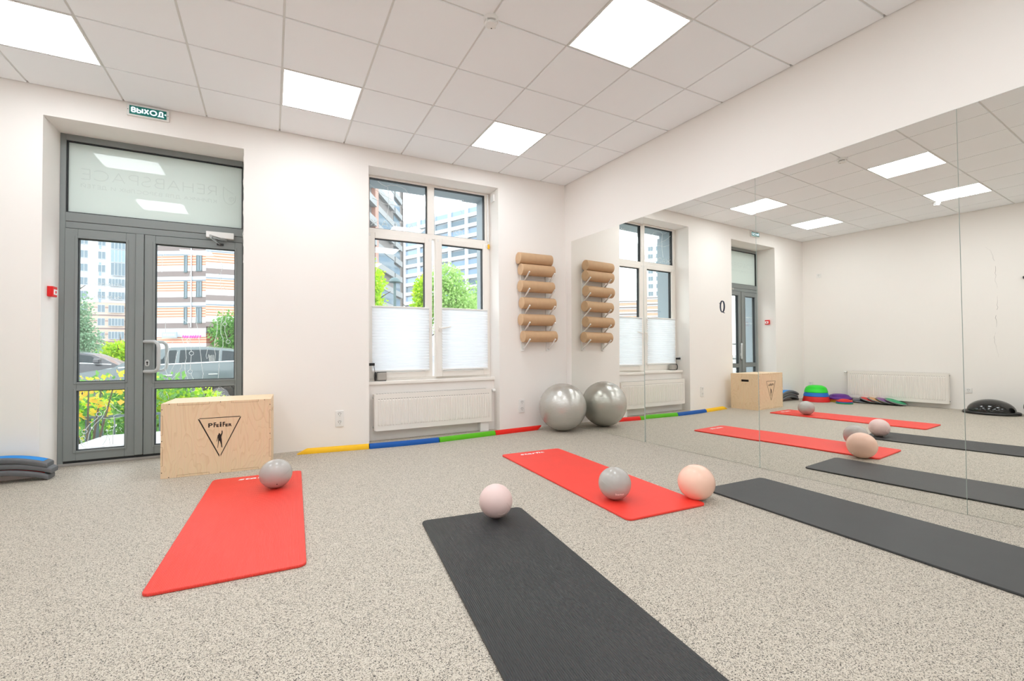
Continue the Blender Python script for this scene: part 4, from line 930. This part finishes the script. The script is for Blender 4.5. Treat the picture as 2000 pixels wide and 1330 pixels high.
# ------------------------------------------------------------------ along the cracked wall (seen in the mirrors)
def dome(label, c, z, r0, r1, h, m, cap=False, grp=None, name='stepping_dome', squash=1.0, rz=0.0, low=0.0):
    t = thing(name, label, 'stepping dome', (c[0], c[1], z), rz, group=grp)
    b = B()
    if cap: prof = [(0, 0), (r0-0.004, 0), (r0, 0.004), (r0-0.004, 0.02), (r1+0.004, h*0.55), (r1*0.86, h*0.80), (r1*0.62, h*0.95), (r1*0.4, h), (0, h)]
    else: prof = [(0, 0), (r0-0.004, 0), (r0, 0.005), (r0-(r0-r1)*0.1, h*0.2), (r1, h-0.006), (r1-0.006, h), (0, h)]
    lathe(b, prof, 40)
    for v in b.verts: v.co.y *= squash
    if low:
        for v in b.verts: v.co.z *= 1-low*max(0, v.co.y)/r0
    obj('shell', b, m, t, smooth=True)
    b = B()
    ns = 4
    for k in range(ns):
        f = 0.25+0.6*k/ns; z_ = h*f
        if cap: r_ = r0-(r0-r1)*min(1, f/0.55)-0.0; r_ = r_ if f < 0.5 else r1*(1.02-(f-0.55)*0.45)
        else: r_ = r0-(r0-r1)*f
        pts = [((r_+0.0006)*math.cos(2*PI*i/40), (r_+0.0006)*math.sin(2*PI*i/40)*squash, z_*(1-low*max(0, math.sin(2*PI*i/40)))) for i in range(40)]
        tube(b, pts, 0.0018, 4, closed=True)
    obj('grip_ridge', b, m, t)
    return t
G1 = 'stacked plastic stepping domes'
c = (-2.15, 4.57)
dome('red plastic tub at the bottom of the tall dome stack in the corner', c, 0.0005, 0.222, 0.200, 0.098, M['pl_red'], grp=G1)
dome('blue plastic tub between red tub and green dome', c, 0.0985, 0.205, 0.188, 0.072, M['pl_blue'], grp=G1)
dome('bright green plastic dome on top of the tall stack in the corner', c, 0.1710, 0.192, 0.168, 0.132, M['pl_green'], True, grp=G1)
c = (-2.45, 4.31)
dome('orange plastic dome under the purple one', c, 0.0268, 0.205, 0.195, 0.026, M['pl_orange'], grp=G1)
dome('yellow plastic dome at the bottom of the purple stack', c, 0.0005, 0.205, 0.200, 0.026, M['pl_yellow'], grp=G1)
dome('purple plastic dome on the low stack beside the radiator', c, 0.0533, 0.200, 0.155, 0.092, M['pl_purple'], True, grp=G1, rz=-0.5)
c = (-2.14, 4.10)
dome('small green plastic dome lowest in front of the purple stack', c, 0.0005, 0.130, 0.124, 0.022, M['pl_dgreen'], grp=G1)
dome('small blue plastic dome between small green and small red', c, 0.0227, 0.126, 0.120, 0.014, M['pl_blue'], grp=G1)
dome('small red plastic dome topping the low pile before the purple stack', c, 0.0369, 0.122, 0.085, 0.048, M['pl_red'], True, grp=G1, rz=0.8)
for k, (y, m, lab, tilt) in enumerate(((4.00, 'navy', 'dark navy balance disc lying flat under the radiator', 3), (3.875, 'crimson', 'red balance disc leaning on the navy disc', 16), (3.755, 'tan', 'tan balance disc leaning on the red disc', 17), (3.635, 'mauve', 'purple balance disc leaning on the tan disc', 18), (3.505, 'emerald', 'green balance disc nearest in the fanned row', 18))):
    th_ = math.radians(tilt)
    t = thing('balance_disc', lab, 'balance disc', (-2.585, y, 0.008+0.155*math.sin(th_)), group='fanned balance discs', rot=(th_, 0, 0))
    b = B(); lathe(b, [(0, -0.006), (0.150, -0.006), (0.160, 0.0), (0.160, 0.010), (0.152, 0.015), (0.140, 0.015)], 40); obj('rim', b, M['pl_rim'], t, smooth=True)
    b = B(); lathe(b, [(0.141, 0.0145), (0.130, 0.021), (0.08, 0.027), (0, 0.029)], 40); obj('top_face', b, M['pl_'+m], t, smooth=True)
    b = B()
    for q in range(9):
        a = 2*PI*q/9; tube(b, [(0.06*math.cos(a), 0.06*math.sin(a), 0.026), (0.06*math.cos(a), 0.06*math.sin(a), 0.0305)], 0.006, 8)
    obj('grip_stud', b, M['pl_'+m], t)
t = thing('balance_trainer', 'black half-ball balance trainer with a flat rim on the floor', 'balance trainer', (-2.47, 2.315, 0.0005))
b = B(); lathe(b, [(0, 0), (0.300, 0), (0.312, 0.010), (0.312, 0.026), (0.302, 0.038), (0.275, 0.040), (0, 0.036)], 56); obj('platform', b, M['black'], t, smooth=True)
b = B(); lathe(b, [(0.262, 0.036)] + [(0.262*math.cos(a), 0.040+0.175*math.sin(a)) for a in [PI/2*i/14 for i in range(14)]] + [(0, 0.215)], 56); obj('dome', b, M['blackgloss'], t, smooth=True)
for k in range(2):
    a = 0.6+PI*k
    b = B(); tube(b, [(0.300*math.cos(a-0.12), 0.300*math.sin(a-0.12), 0.03), (0.316*math.cos(a), 0.316*math.sin(a), 0.034), (0.300*math.cos(a+0.12), 0.300*math.sin(a+0.12), 0.03)], 0.007, 8); obj('handle', b, M['black'], t)
t = thing('medicine_ball', 'black medicine ball beside the black half-ball, cut by the picture edge', 'medicine ball', (-2.52, 1.865, 0.1305))
b = B(); ball(b, 0.13, 40, 20); o = obj('shell', b, M['black'], t)
for p in o.data.polygons: p.use_smooth = True
b = B(); tube(b, [(0.1302*math.cos(2*PI*i/40), 0.0, 0.1302*math.sin(2*PI*i/40)) for i in range(40)], 0.0015, 4, closed=True); obj('seam', b, M['black'], t)
t = thing('wall_bar', 'short black rubber-ended bar sticking out from the cracked wall', 'wall bar', (XL(1.98), 1.98, 2.03), LW)
b = B(); tube(b, [(0, 0, 0), (0, -0.03, 0)], 0.03, 16); obj('mount', b, M['black'], t)
b = B(); tube(b, [(0.03, -0.03, 0), (-0.35, -0.03, 0.03)], 0.018, 14); obj('bar', b, M['black'], t, smooth=True)
# service hatch outline in the floor beside the radiator
b = B()
for x0, x1, y0, y1 in ((-2.16, -2.155, 3.38, 4.0), (-2.74, -2.16, 3.375, 3.38)): box(b, x0, x1, y0, y1, -0.001, 0.0012)
sstruct('trim_4', b, M['dash'], 'dark seam of a floor hatch by the cracked wall', 'floor hatch')
# ------------------------------------------------------------------ outside: ground, terrace, planting, street, houses
GZ = -0.62
M['asphalt'] = mat('street_asphalt', (0.30, 0.30, 0.30), 0.9, noise=0.15, nscale=3)
M['deck'] = mat('pale_deck_planks', (0.55, 0.56, 0.57), 0.7, noise=0.08, nscale=2)
M['rail'] = mat('dark_steel_railing', (0.10, 0.15, 0.16), 0.5)
M['bark'] = mat('bark', (0.10, 0.075, 0.05), 0.9, noise=0.2, nscale=20)
M['carpaint'] = mat('grey_car_paint', (0.085, 0.115, 0.12), 0.22, 0.6, coat=0.6)
M['carpaint2'] = mat('dark_car_paint', (0.03, 0.033, 0.04), 0.25, 0.6, coat=0.5)
M['carred'] = mat('red_car_paint', (0.5, 0.02, 0.02), 0.3, coat=0.4)
M['carglass'] = mat('car_window', (0.012, 0.022, 0.026), 0.08, 0.35)
M['tyre'] = mat('tyre_rubber', (0.015, 0.015, 0.015), 0.8)
M['rim'] = mat('alloy_rim', (0.10, 0.10, 0.105), 0.5)
M['chromestrip'] = mat('bright_trim', (0.75, 0.78, 0.78), 0.2, metal=0.6)
M['winglass'] = mat('house_window_glass', (0.15, 0.21, 0.25), 0.08, 0.7)
M['winglass2'] = mat('house_window_blue', (0.24, 0.34, 0.47), 0.1, 0.7)
M['winframe'] = mat('house_window_frame', (0.58, 0.61, 0.64), 0.5)
M['houselight'] = mat('white_facade', (0.58, 0.60, 0.62), 0.8)
M['housegrey'] = mat('warm_grey_facade', (0.21, 0.195, 0.185), 0.8, noise=0.08, nscale=0.6)
M['housebalc'] = mat('balcony_parapet', (0.31, 0.32, 0.32), 0.7)
M['housepink'] = mat('salmon_facade', (0.45, 0.27, 0.22), 0.8)
M['pale_lav'] = mat('pale_cladding', (0.55, 0.55, 0.56), 0.8)
M['pinksign'] = mat('pink_sign', (0.80, 0.10, 0.42), 0.5)
M['bluesign'] = mat('blue_grey_sign', (0.36, 0.50, 0.62), 0.5)
OR_, CRM = (0.56, 0.215, 0.13), (0.66, 0.48, 0.37)
M['stripes'] = banded('terracotta_striped_cladding', -1.79, 2.6, [(0.0, (0.225, 0.185, 0.175)), (0.21, (0.66, 0.645, 0.63)), (0.43, OR_), (0.475, CRM), (0.535, OR_), (0.58, CRM), (0.64, OR_), (0.685, CRM), (0.745, OR_), (0.79, CRM), (0.82, (0.21, 0.26, 0.31)), (0.87, (0.56, 0.63, 0.67))])
M['beige'] = banded('beige_banded_cladding', -0.6, 3.15, [(0.0, (0.60, 0.46, 0.37)), (0.30, (0.28, 0.22, 0.21)), (0.42, (0.62, 0.50, 0.42)), (0.88, (0.42, 0.30, 0.26))])
sstruct('ground', (lambda b: (box(b, -160, 160, YOUT+0.05, 260, GZ-0.2, GZ), b)[1])(B()), M['asphalt'], 'grey street surface outside the windows', 'ground')
# terrace of pale planks
t = thing('terrace_deck', 'white plank terrace outside the glass door', 'terrace', (-0.9, 6.4, -0.03))
edge = [(-1.0-0.015, -0.74), (-1.0, 0.36), (-0.92, 0.98), (2.6, 0.98), (2.6, -0.74)]
b = B()
for k in range(12):
    y0, y1 = -0.74+0.145*k, -0.74+0.145*(k+1)-0.006
    p = clip_poly(clip_poly(edge, 0, 1, y1), 0, -1, -y0)
    if len(p) > 2: prism(b, p, -0.03, 0)
obj('planks', b, M['deck'], t)
b = B(); box(b, -0.95, 2.5, -0.70, 0.90, GZ+0.03, -0.03); obj('base', b, M['asphalt'], t)
# railing at the terrace edge
t = thing('terrace_railing', 'low dark steel railing behind the plank terrace', 'railing', (-0.2, 7.48, -0.03))
tops = 0.22
for x in (-1.80, -1.72, -0.9, 0.0, 0.9, 1.8): bx('post', (x-0.022, x+0.022, -0.02, 0.02, GZ+0.03, tops), M['rail'], t)
for k in range(30): 
    x = -1.66+0.115*k; b = B(); tube(b, [(x, 0, -0.06), (x, 0, tops-0.02)], 0.009, 6); obj('bar', b, M['rail'], t)
b = B(); box(b, -1.84, 1.86, -0.018, 0.018, tops-0.015, tops+0.015); obj('top_rail', b, M['rail'], t)
rnd = random.Random(11)
def foliage(name, blobs, n, size, m, parent, shell=0.55):
    b = B()
    tot = sum(r[0]*r[1]*r[2] for c, r in blobs)**1.0
    for c, r in blobs:
        k = max(8, int(n*(r[0]*r[1]*r[2])/tot))
        for _ in range(k):
            d = Vector((rnd.gauss(0, 1), rnd.gauss(0, 1), rnd.gauss(0, 1))).normalized()
            f = shell+(1-shell)*rnd.random(); f *= 1+0.10*rnd.gauss(0, 1)
            p = Vector((c[0]+d.x*r[0]*f, c[1]+d.y*r[1]*f, c[2]+d.z*r[2]*f))
            ax = (d+Vector((rnd.gauss(0, 0.7), rnd.gauss(0, 0.7), rnd.gauss(0, 0.7)-0.2))).normalized()
            sd = ax.cross(Vector((rnd.gauss(0, 1), rnd.gauss(0, 1), rnd.gauss(0, 1)))).normalized(); up_ = ax.cross(sd)
            s = size*rnd.uniform(0.6, 1.3)
            v = [b.verts.new(p), b.verts.new(p+ax*s*0.5+sd*s*0.36+up_*s*0.08), b.verts.new(p+ax*s), b.verts.new(p+ax*s*0.5-sd*s*0.36+up_*s*0.08)]
            b.faces.new((v[0], v[1], v[2])); b.faces.new((v[0], v[2], v[3]))
    return obj(name, b, m, parent)
M['leafgold'] = leaf_mat('golden_leaves', (0.80, 0.42, 0.04), (0.50, 0.60, 0.05))
M['leaflime'] = leaf_mat('lime_leaves', (0.30, 0.62, 0.03), (0.62, 0.72, 0.05))
M['leafgreen'] = leaf_mat('green_leaves', (0.08, 0.26, 0.05), (0.22, 0.45, 0.10))
M['leafpale'] = leaf_mat('pale_leaves', (0.30, 0.52, 0.14), (0.48, 0.66, 0.26))
M['leafblue'] = leaf_mat('bluish_needles', (0.20, 0.36, 0.22), (0.36, 0.50, 0.34))
def shrub(label, x, y, z, blobs, n, size, m, cat='shrub', stems=5, name='shrub', group=None):
    t = thing(name, label, cat, (x, y, z), group=group)
    foliage('foliage', blobs, n, size, m, t)
    b = B(); hi = max(c[2] for c, r in blobs)
    for k in range(stems):
        a = 2*PI*k/stems; q = 0.5*max(r[0] for c, r in blobs)
        tube(b, [(0.03*math.cos(a), 0.03*math.sin(a), 0), (q*0.5*math.cos(a), q*0.5*math.sin(a), hi*0.5), (q*math.cos(a), q*math.sin(a), hi)], [0.018, 0.012, 0.006], 5)
    obj('stems', b, M['bark'], t)
    return t
shrub('golden leaved shrub just outside the left door leaf', -1.95, 7.25, GZ, [((-0.15, 0.1, 0.95), (0.33, 0.22, 0.30)), ((0.22, 0.05, 1.10), (0.22, 0.2, 0.20)), ((-0.35, 0.2, 0.7), (0.3, 0.25, 0.35)), ((0.1, 0.5, 1.22), (0.5, 0.3, 0.14))], 260, 0.085, M['leafgold'])
shrub('dense green shrub behind the golden leaves outside the left door leaf', -1.85, 8.35, GZ, [((-0.3, 0, 0.75), (0.6, 0.4, 0.5)), ((0.45, 0.05, 0.8), (0.5, 0.4, 0.5)), ((0.0, 0.3, 0.4), (1.0, 0.4, 0.5))], 2300, 0.085, M['leafgreen'])
shrub('bright lime green shrub outside the right door leaf', -1.25, 8.6, GZ, [((0.0, 0, 0.72), (0.48, 0.4, 0.42)), ((0.32, 0.1, 0.60), (0.36, 0.4, 0.42)), ((-0.35, 0, 0.8), (0.35, 0.3, 0.4))], 2300, 0.075, M['leaflime'])
shrub('low yellow-green hedge at the street edge before the grey car', -3.0, 11.6, GZ, [((-0.7, 0, 0.55), (0.7, 0.4, 0.32)), ((0.25, 0, 0.5), (0.6, 0.4, 0.30))], 1700, 0.09, M['leaflime'], 'hedge', name='hedge')
# ---- cars
def car(label, x, y, m, L, Hh, face, sc=1.0):
    """side-on car along x; front toward -x when face = -1"""
    t = thing('car', label, 'car', (x, y, GZ), 0 if face < 0 else PI, group='parked cars')
    W = 0.95
    # stations: (x, belt z, roof z, roof half width)
    st = [(-L/2, 0.62, 0.62, .70), (-L/2+0.08, 0.95, 0.95, .78), (-L/2+0.5, 1.08, 1.08, .84), (-L/2+1.25, 1.20, 1.20, .86), (-L/2+1.95, 1.25, Hh-0.12, .66), (-L/2+2.5, 1.27, Hh-0.01, .66), (-L/2+3.3, 1.30, Hh, .66), (L/2-0.75, 1.33, Hh-0.06, .64), (L/2-0.16, 1.34, Hh-0.22, .62), (L/2-0.03, 1.30, 1.32, .72), (L/2, 0.7, 0.7, .72)]
    b = B(); rings = []
    for (xx, bz, rz, rw) in st:
        taper = 0.90 if abs(xx) > L/2-0.2 else 1.0
        w_ = W*taper
        half = [(w_*0.94, 0.30), (w_, 0.55), (w_, min(0.9, bz-0.02)), (w_*0.965, bz), (rw, max(rz, bz+0.001)), (0.0, max(rz, bz+0.001)+0.03)]
        ring = [b.verts.new((xx, -p[0], p[1])) for p in half] + [b.verts.new((xx, p[0], p[1])) for p in reversed(half[:-1])]
        rings.append(ring)
    for A, C_ in zip(rings, rings[1:]):
        n = len(A)
        for i in range(n): b.faces.new((A[i], A[(i+1) % n], C_[(i+1) % n], C_[i]))
    b.faces.new(list(reversed(rings[0]))); b.faces.new(rings[-1])
    obj('body', b, m, t, smooth=True)
    def side_at(xx, f):
        for p, q in zip(st, st[1:]):
            if p[0] <= xx <= q[0]:
                k = (xx-p[0])/(q[0]-p[0]); bz = p[1]+k*(q[1]-p[1]); rz = p[2]+k*(q[2]-p[2]); rw = p[3]+k*(q[3]-p[3]); break
        y0, y1 = W*0.965, rw
        return (y0+(y1-y0)*f, bz+(rz-bz)*f)
    for sg in (-1, 1):
        for a0, a1 in ((-L/2+1.72, -L/2+2.62), (-L/2+2.70, -L/2+3.62), (-L/2+3.70, L/2-0.42)):
            b = B(); pts = []
            N = 6
            lo = [(a0+(a1-a0)*i/N, 0.10) for i in range(N+1)]; hi_ = [(a0+(a1-a0)*i/N, 0.84) for i in range(N+1)]
            vl = []; vh = []
            for (xx, f), (xh, g) in zip(lo, hi_):
                xl_ = max(xx, -L/2+1.45); yy_, zz = side_at(xl_, f); vl.append(b.verts.new((xl_, sg*(yy_+0.006), zz)))
                xh_ = max(xh, -L/2+1.98) if a0 < -L/2+1.8 else xh
                yy_, zz = side_at(xh_, g); vh.append(b.verts.new((xh_, sg*(yy_+0.006), zz)))
            for i in range(N): b.faces.new((vl[i], vl[i+1], vh[i+1], vh[i]))
            o = obj('side_window', b, M['carglass'], t)
        b = B(); tube(b, [(xx, sg*(side_at(xx, 0.04)[0]+0.006), side_at(xx, 0.04)[1]) for xx in [-L/2+1.4+(L-1.75)*i/12 for i in range(13)]], 0.02, 6); obj('belt_trim', b, M['chromestrip'], t)
        for xd in (-L/2+2.45, -L/2+3.50): bx('door_handle', (xd-0.11, xd+0.11, sg*0.955-0.012, sg*0.955+0.012, 0.98, 1.005), M['chromestrip'], t)
        b = B(); box(b, -L/2+1.66, -L/2+1.86, sg*1.02-0.10, sg*1.02+0.10, 1.26, 1.42); obj('wing_mirror', b, m, t, bevel=0.04)
        for xw in (-L/2+0.95, L/2-1.0):
            b = B(); tube(b, [(xw, sg*0.74, 0.36), (xw, sg*0.965, 0.36)], 0.365, 28); o = obj('wheel', b, M['tyre'], t)
            b = B(); tube(b, [(xw, sg*0.95, 0.36), (xw, sg*0.972, 0.36)], 0.24, 24)
            obj('rim', b, M['rim'], o)
            b = B(); pts = [(xw+0.43*math.cos(a), sg*(0.954), 0.36+0.43*math.sin(a)) for a in [PI*i/16 for i in range(17)]]
            tube(b, pts, 0.05, 8); obj('wheel_arch', b, M['black'], t)
    return t
car('grey off-road car parked across the street from the glass door', -2.62, 16.4, M['carpaint'], 4.65, 1.76, -1)
car('dark car parked behind the bonnet of the grey car', -5.75, 21.5, M['carpaint2'], 4.5, 1.68, 1)
# ---- street lamp
t = thing('street_lamp', 'street lamp with dome-shaped head outside the left casement', 'street lamp', (5.98, 25.0, GZ))
b = B(); tube(b, [(0, 0, 0), (0, 0, 5.30)], [0.10, 0.07], 12); obj('pole', b, M['rail'], t)
b = B(); lathe(b, [(0.0, 5.62), (0.16, 5.58), (0.28, 5.48), (0.33, 5.36), (0.30, 5.33), (0, 5.30)], 24); obj('lamp_head', b, M['rail'], t, smooth=True)
# ---- trees
def tree(label, x, y, h, blobs, n, size, m, group='trees along the street'):
    t = thing('tree', label, 'tree', (x, y, GZ), group=group)
    foliage('crown', blobs, n, size, m, t, 0.35)
    b = B(); tube(b, [(0, 0, 0), (0.05, 0, h*0.4), (0.0, 0.05, h*0.75)], [0.14, 0.11, 0.05], 8)
    for k in range(7):
        a = k*2.4; z = h*(0.35+0.06*k); tube(b, [(0.03, 0, z), (0.5*math.cos(a), 0.5*math.sin(a), z+0.5), (1.0*math.cos(a), 1.0*math.sin(a), z+0.8)], [0.05, 0.03, 0.012], 5)
    obj('trunk', b, M['bark'], t)
    return t
tree('bright green tree at the left edge of the window view', 3.75, 20.5, 5.2, [((0.0, 0, 3.3), (0.75, 0.9, 1.0)), ((0.25, 0, 4.6), (0.42, 0.6, 0.75)), ((0.75, 0, 2.6), (0.7, 0.8, 0.9)), ((0.0, 0, 5.3), (0.3, 0.4, 0.4))], 6500, 0.14, M['leaflime'])
tree('large leafy tree in the middle of the right casement view', 8.0, 21.5, 6.0, [((-0.1, 0, 4.0), (1.3, 1.2, 1.3)), ((-0.35, 0, 5.2), (0.8, 0.9, 0.75)), ((0.5, 0, 3.0), (1.5, 1.2, 1.2)), ((-0.9, 0, 5.0), (0.5, 0.6, 0.5))], 9000, 0.15, M['leafpale'])
tree('pale tree behind the large leafy one, by the right window edge', 12.6, 28.5, 6.0, [((0, 0, 4.2), (1.5, 1.4, 1.5)), ((0.3, 0, 5.6), (0.9, 0.9, 0.9)), ((-0.6, 0, 3.0), (1.6, 1.4, 1.2))], 6000, 0.18, M['leafpale'])
tree('small bright tree seen at the meeting edge of both casements', 6.55, 22.0, 5.2, [((0.05, 0, 4.4), (0.42, 0.6, 0.9)), ((0.0, 0, 3.4), (0.55, 0.6, 0.8))], 3500, 0.13, M['leaflime'])
tree('bluish feathery tree at the left edge of the door view', -8.6, 29.0, 6.2, [((0, 0, 3.2), (1.0, 1.0, 1.6)), ((-0.1, 0, 5.0), (0.5, 0.6, 0.9)), ((0.5, 0, 2.2), (0.9, 0.8, 0.9))], 8000, 0.13, M['leafblue'])
tree('round bush-like tree over the dark car in the door view', -7.0, 31.0, 2.6, [((0, 0, 1.7), (0.9, 0.8, 0.5)), ((0.2, 0, 1.1), (1.3, 1.0, 0.55))], 4500, 0.15, M['leaflime'])
tree('dark green tree behind the roof of the grey car', -2.35, 34.0, 4.6, [((0, 0, 2.8), (1.0, 1.0, 1.3)), ((0.5, 0, 1.6), (1.2, 1.0, 0.9))], 5500, 0.16, M['leafgreen'])
shrub('green hedge behind the grey car under the striped house', -6.2, 36.0, GZ, [((x, 0, 0.8), (1.2, 0.7, 0.95)) for x in (-4, -2.4, -0.8, 0.8, 2.4, 4.0)], 5000, 0.18, M['leafgreen'], 'hedge', 6, 'hedge')
# ---- houses
def hwin(t, x0, x1, z0, z1, n=2, m='winglass', fr='winframe', y=0.0):
    b = B(); f = 0.07; w_ = (x1-x0)
    box(b, x0, x1, y-0.06, y+0.02, z0, z0+f); box(b, x0, x1, y-0.06, y+0.02, z1-f, z1)
    for k in range(n+1):
        xc = x0+w_*k/n; box(b, max(x0, xc-f/2), min(x1, xc+f/2), y-0.06, y+0.02, z0+f, z1-f)
    o = obj('window', b, M[fr], t)
    bx('pane', (x0+0.02, x1-0.02, y-0.03, y-0.01, z0+f, z1-f), M[m], o)
    return o
# striped house: left wing, then the projecting bay
A30 = math.radians(-30.0)
t = thing('apartment_building', 'orange and white striped apartment building seen through the right door leaf', 'building', (-5.7, 54.6, 0.0), 0, group='apartment buildings across the street')
ca, sa = math.cos(A30), math.sin(A30)
b = B(); prism(b, [(0, 0), (-8*ca, -8*sa), (-8*ca+7, -8*sa+12), (6, 14)], GZ, 19.5); obj('wall', b, M['stripes'], t)
b = B(); prism(b, [(0.15, -1.9), (9, -1.7), (9, 12), (0.15, 12)], 3.5, 19.5); obj('bay_wall', b, M['stripes'], t)
b = B(); prism(b, [(0.8, -1.2), (8.6, -1.0), (8.6, 10), (0.8, 10)], GZ, 3.5); obj('arcade_wall', b, M['housepink'], t)
b = B(); prism(b, [(-0.02, -0.04), (-8*ca, -8*sa-0.04), (-8*ca, -8*sa+0.1), (0.0, 0.1)], 2.55, 3.41); obj('shop_fascia', b, M['houselight'], t)
def wing_win(u0, u1, z0, z1, n=1):
    """window on the slanted wing, u metres left of the corner"""
    b = B(); o0 = Vector((-u1*ca, -u1*sa, 0)); d = Vector((ca, sa, 0)); nn = Vector((sa, -ca, 0))
    def q(b, a0, a1, k0, k1, c0, c1):
        vs = []
        for a in (a0, a1):
            for k in (k0, k1):
                for c in (c0, c1): vs.append(b.verts.new(o0+d*a+nn*k+Vector((0, 0, c))))
        for f in ((0, 1, 3, 2), (4, 6, 7, 5), (0, 4, 5, 1), (2, 3, 7, 6), (0, 2, 6, 4), (1, 5, 7, 3)): b.faces.new([vs[i] for i in f])
    w_ = u1-u0; q(b, 0, 0.09, -0.02, 0.05, z0, z1); q(b, w_-0.06, w_, -0.02, 0.05, z0, z1); q(b, 0.09, w_-0.06, -0.02, 0.05, z1-0.07, z1); q(b, 0, w_, -0.02, 0.08, z0-0.12, z0)
    for k in range(1, n): q(b, w_*k/n-0.03, w_*k/n+0.03, -0.02, 0.05, z0, z1-0.07)
    o = obj('window', b, M['rail'], t)
    b = B(); q(b, 0.09, w_-0.06, 0.0, 0.02, z0, z1-0.07); obj('pane', b, M['winglass'], o)
for k in range(6):
    zb = 3.41+2.6*k+0.62
    wing_win(0.45, 1.05, zb, zb+1.5, 2); wing_win(1.95, 2.30, zb-0.1, zb+1.5, 1)
b = B(); p0 = Vector((-1.5*ca, -1.5*sa, 0)); tube(b, [p0+Vector((-0.05, -0.08, 3.5)), p0+Vector((-0.05, -0.08, 19.4))], 0.06, 6); obj('downpipe', b, M['pale_lav'], t)
# shop signs on the striped house
sg_ = thing('shop_sign', 'blue-grey shop sign plate on the striped building', 'sign', (-8.85, 55.75, 2.75), A30)
bx('plate', (-0.75, 0.75, -0.05, 0.05, -0.28, 0.28), M['bluesign'], sg_)
b = B()
for k in range(6): box(b, -0.6+0.2*k, -0.46+0.2*k, -0.06, -0.04, -0.10, 0.10)
obj('lettering', b, M['houselight'], sg_)
sg2 = thing('shop_sign', 'curly bright pink shop sign on the striped building', 'sign', (-6.85, 54.7, 2.55), A30)
b = B(); tube(b, [(-0.95+0.06*k, -0.05, 0.13*math.sin(k*1.5)) for k in range(32)], 0.06, 6); obj('lettering', b, M['pinksign'], sg2)
# far tower through the left door leaf
t = thing('apartment_building', 'white and blue residential tower seen through the left door leaf', 'building', (-38.0, 140.0, 0.0), 0.10, group='apartment buildings across the street')
b = B(); box(b, -14, 14, 0, 16, 13.0, 62); obj('wall', b, M['houselight'], t)
b = B(); box(b, -14.05, 14.05, -0.05, 16, GZ, 13.0); obj('lower_wall', b, M['beige'], t)
for k in range(11):
    zb = 0.9+3.15*k
    for xw in (-3.3, -0.4, 2.7):
        hwin(t, xw-0.65, xw+0.65, zb+0.3, zb+2.1, 2, y=-0.06)
    if k < 6: hwin(t, 4.0, 6.9, zb+0.3, zb+2.1, 5, y=-0.35)
for k in range(4): bx('blue_panel', (3.2-1.0+0.0, 3.6-1.0, -0.05, 0.02, 13+3.15*k*2, 13+3.15*(k*2+1)), M['winglass2'], t)
for k in range(10):
    zb = 19.5+3.15*k; hwin(t, 4.4, 7.0, zb, zb+3.05, 4, 'winglass2' if k % 2 else 'winglass', y=-0.5)
# grey tower receding along the street, left in the window view
t = thing('apartment_building', 'grey-brown tower with slanting balcony rows, left in the window view', 'building', (22.2, 87.2, 0.0), math.radians(90-27.8)+PI, group='apartment buildings across the street')
b = B(); box(b, 0, 26, -12, 0, GZ, 62); obj('wall', b, M['housegrey'], t)
bx('end_wall', (-0.3, 0.0, -2.2, 0.3, GZ, 62), M['housegrey'], t)
for k in range(20):
    zb = 2.0+2.95*k
    bx('balcony', (7.5, 17.0, 0.0, 0.55, zb, zb+1.0), M['housebalc'], t)
    bx('balcony', (1.2, 6.2, 0.0, 0.45, zb, zb+1.0), M['housebalc'], t)
    bx('balcony', (19.0, 25.8, 0.0, 0.9, zb, zb+1.15), M['housebalc'], t)
    if k % 2 == 0: bx('balcony_glazing', (7.6, 16.9, 0.1, 0.5, zb+1.05, zb+2.9), M['winglass'], t)
    hw = bx('window_strip', (1.5, 6.0, -0.02, 0.05, zb+1.2, zb+2.7), M['winglass'], t)
bx('salmon_column', (17.2, 18.8, -0.1, 0.6, GZ, 62), M['housepink'], t)
# long pale block in the far centre of the window view
t = thing('apartment_building', 'long white block with pale blue glazing rows, far in the window view', 'building', (53.5, 118.5, 0.0), math.radians(90+25.8), group='apartment buildings across the street')
b = B(); box(b, -30, 60, -14, -0.3, GZ, 43.0); obj('wall', b, M['houselight'], t)
t.location = (53.5, 118.5, 0.0)
for k in range(14):
    zb = 0.8+3.0*k
    bx('glazing_row', (-30, 60, -0.25, 0.10, zb+1.1, zb+2.55), M['winglass2'] if k % 3 else M['winglass'], t)
    bx('parapet_row', (-30, 60, -0.2, 0.45, zb, zb+1.08), M['houselight'], t)
for k in range(13):
    xk = -28+6.8*k
    bx('pilaster', (xk-0.55, xk+0.55, -0.1, 0.6, GZ, 43.4), M['houselight'], t)

# striped house far to the left with a white tower: shows only through the window in the mirrors
t = thing('apartment_building', 'distant striped building with a white tower, seen only through the mirrored window', 'building', (-150.0, 104.0, 0.0), math.radians(48), group='apartment buildings across the street')
b = B(); box(b, 0, 46, 0, 12, GZ, 22.0); obj('wall', b, M['stripes'], t)
b = B(); box(b, 18, 28, 4, 14, 22.0, 44.0); obj('tower_wall', b, M['houselight'], t)
for k in range(7):
    for xw in (20.0, 23.0, 26.0): hwin(t, xw-0.9, xw+0.9, 23.0+3.0*k, 24.8+3.0*k, 2, y=4.0)
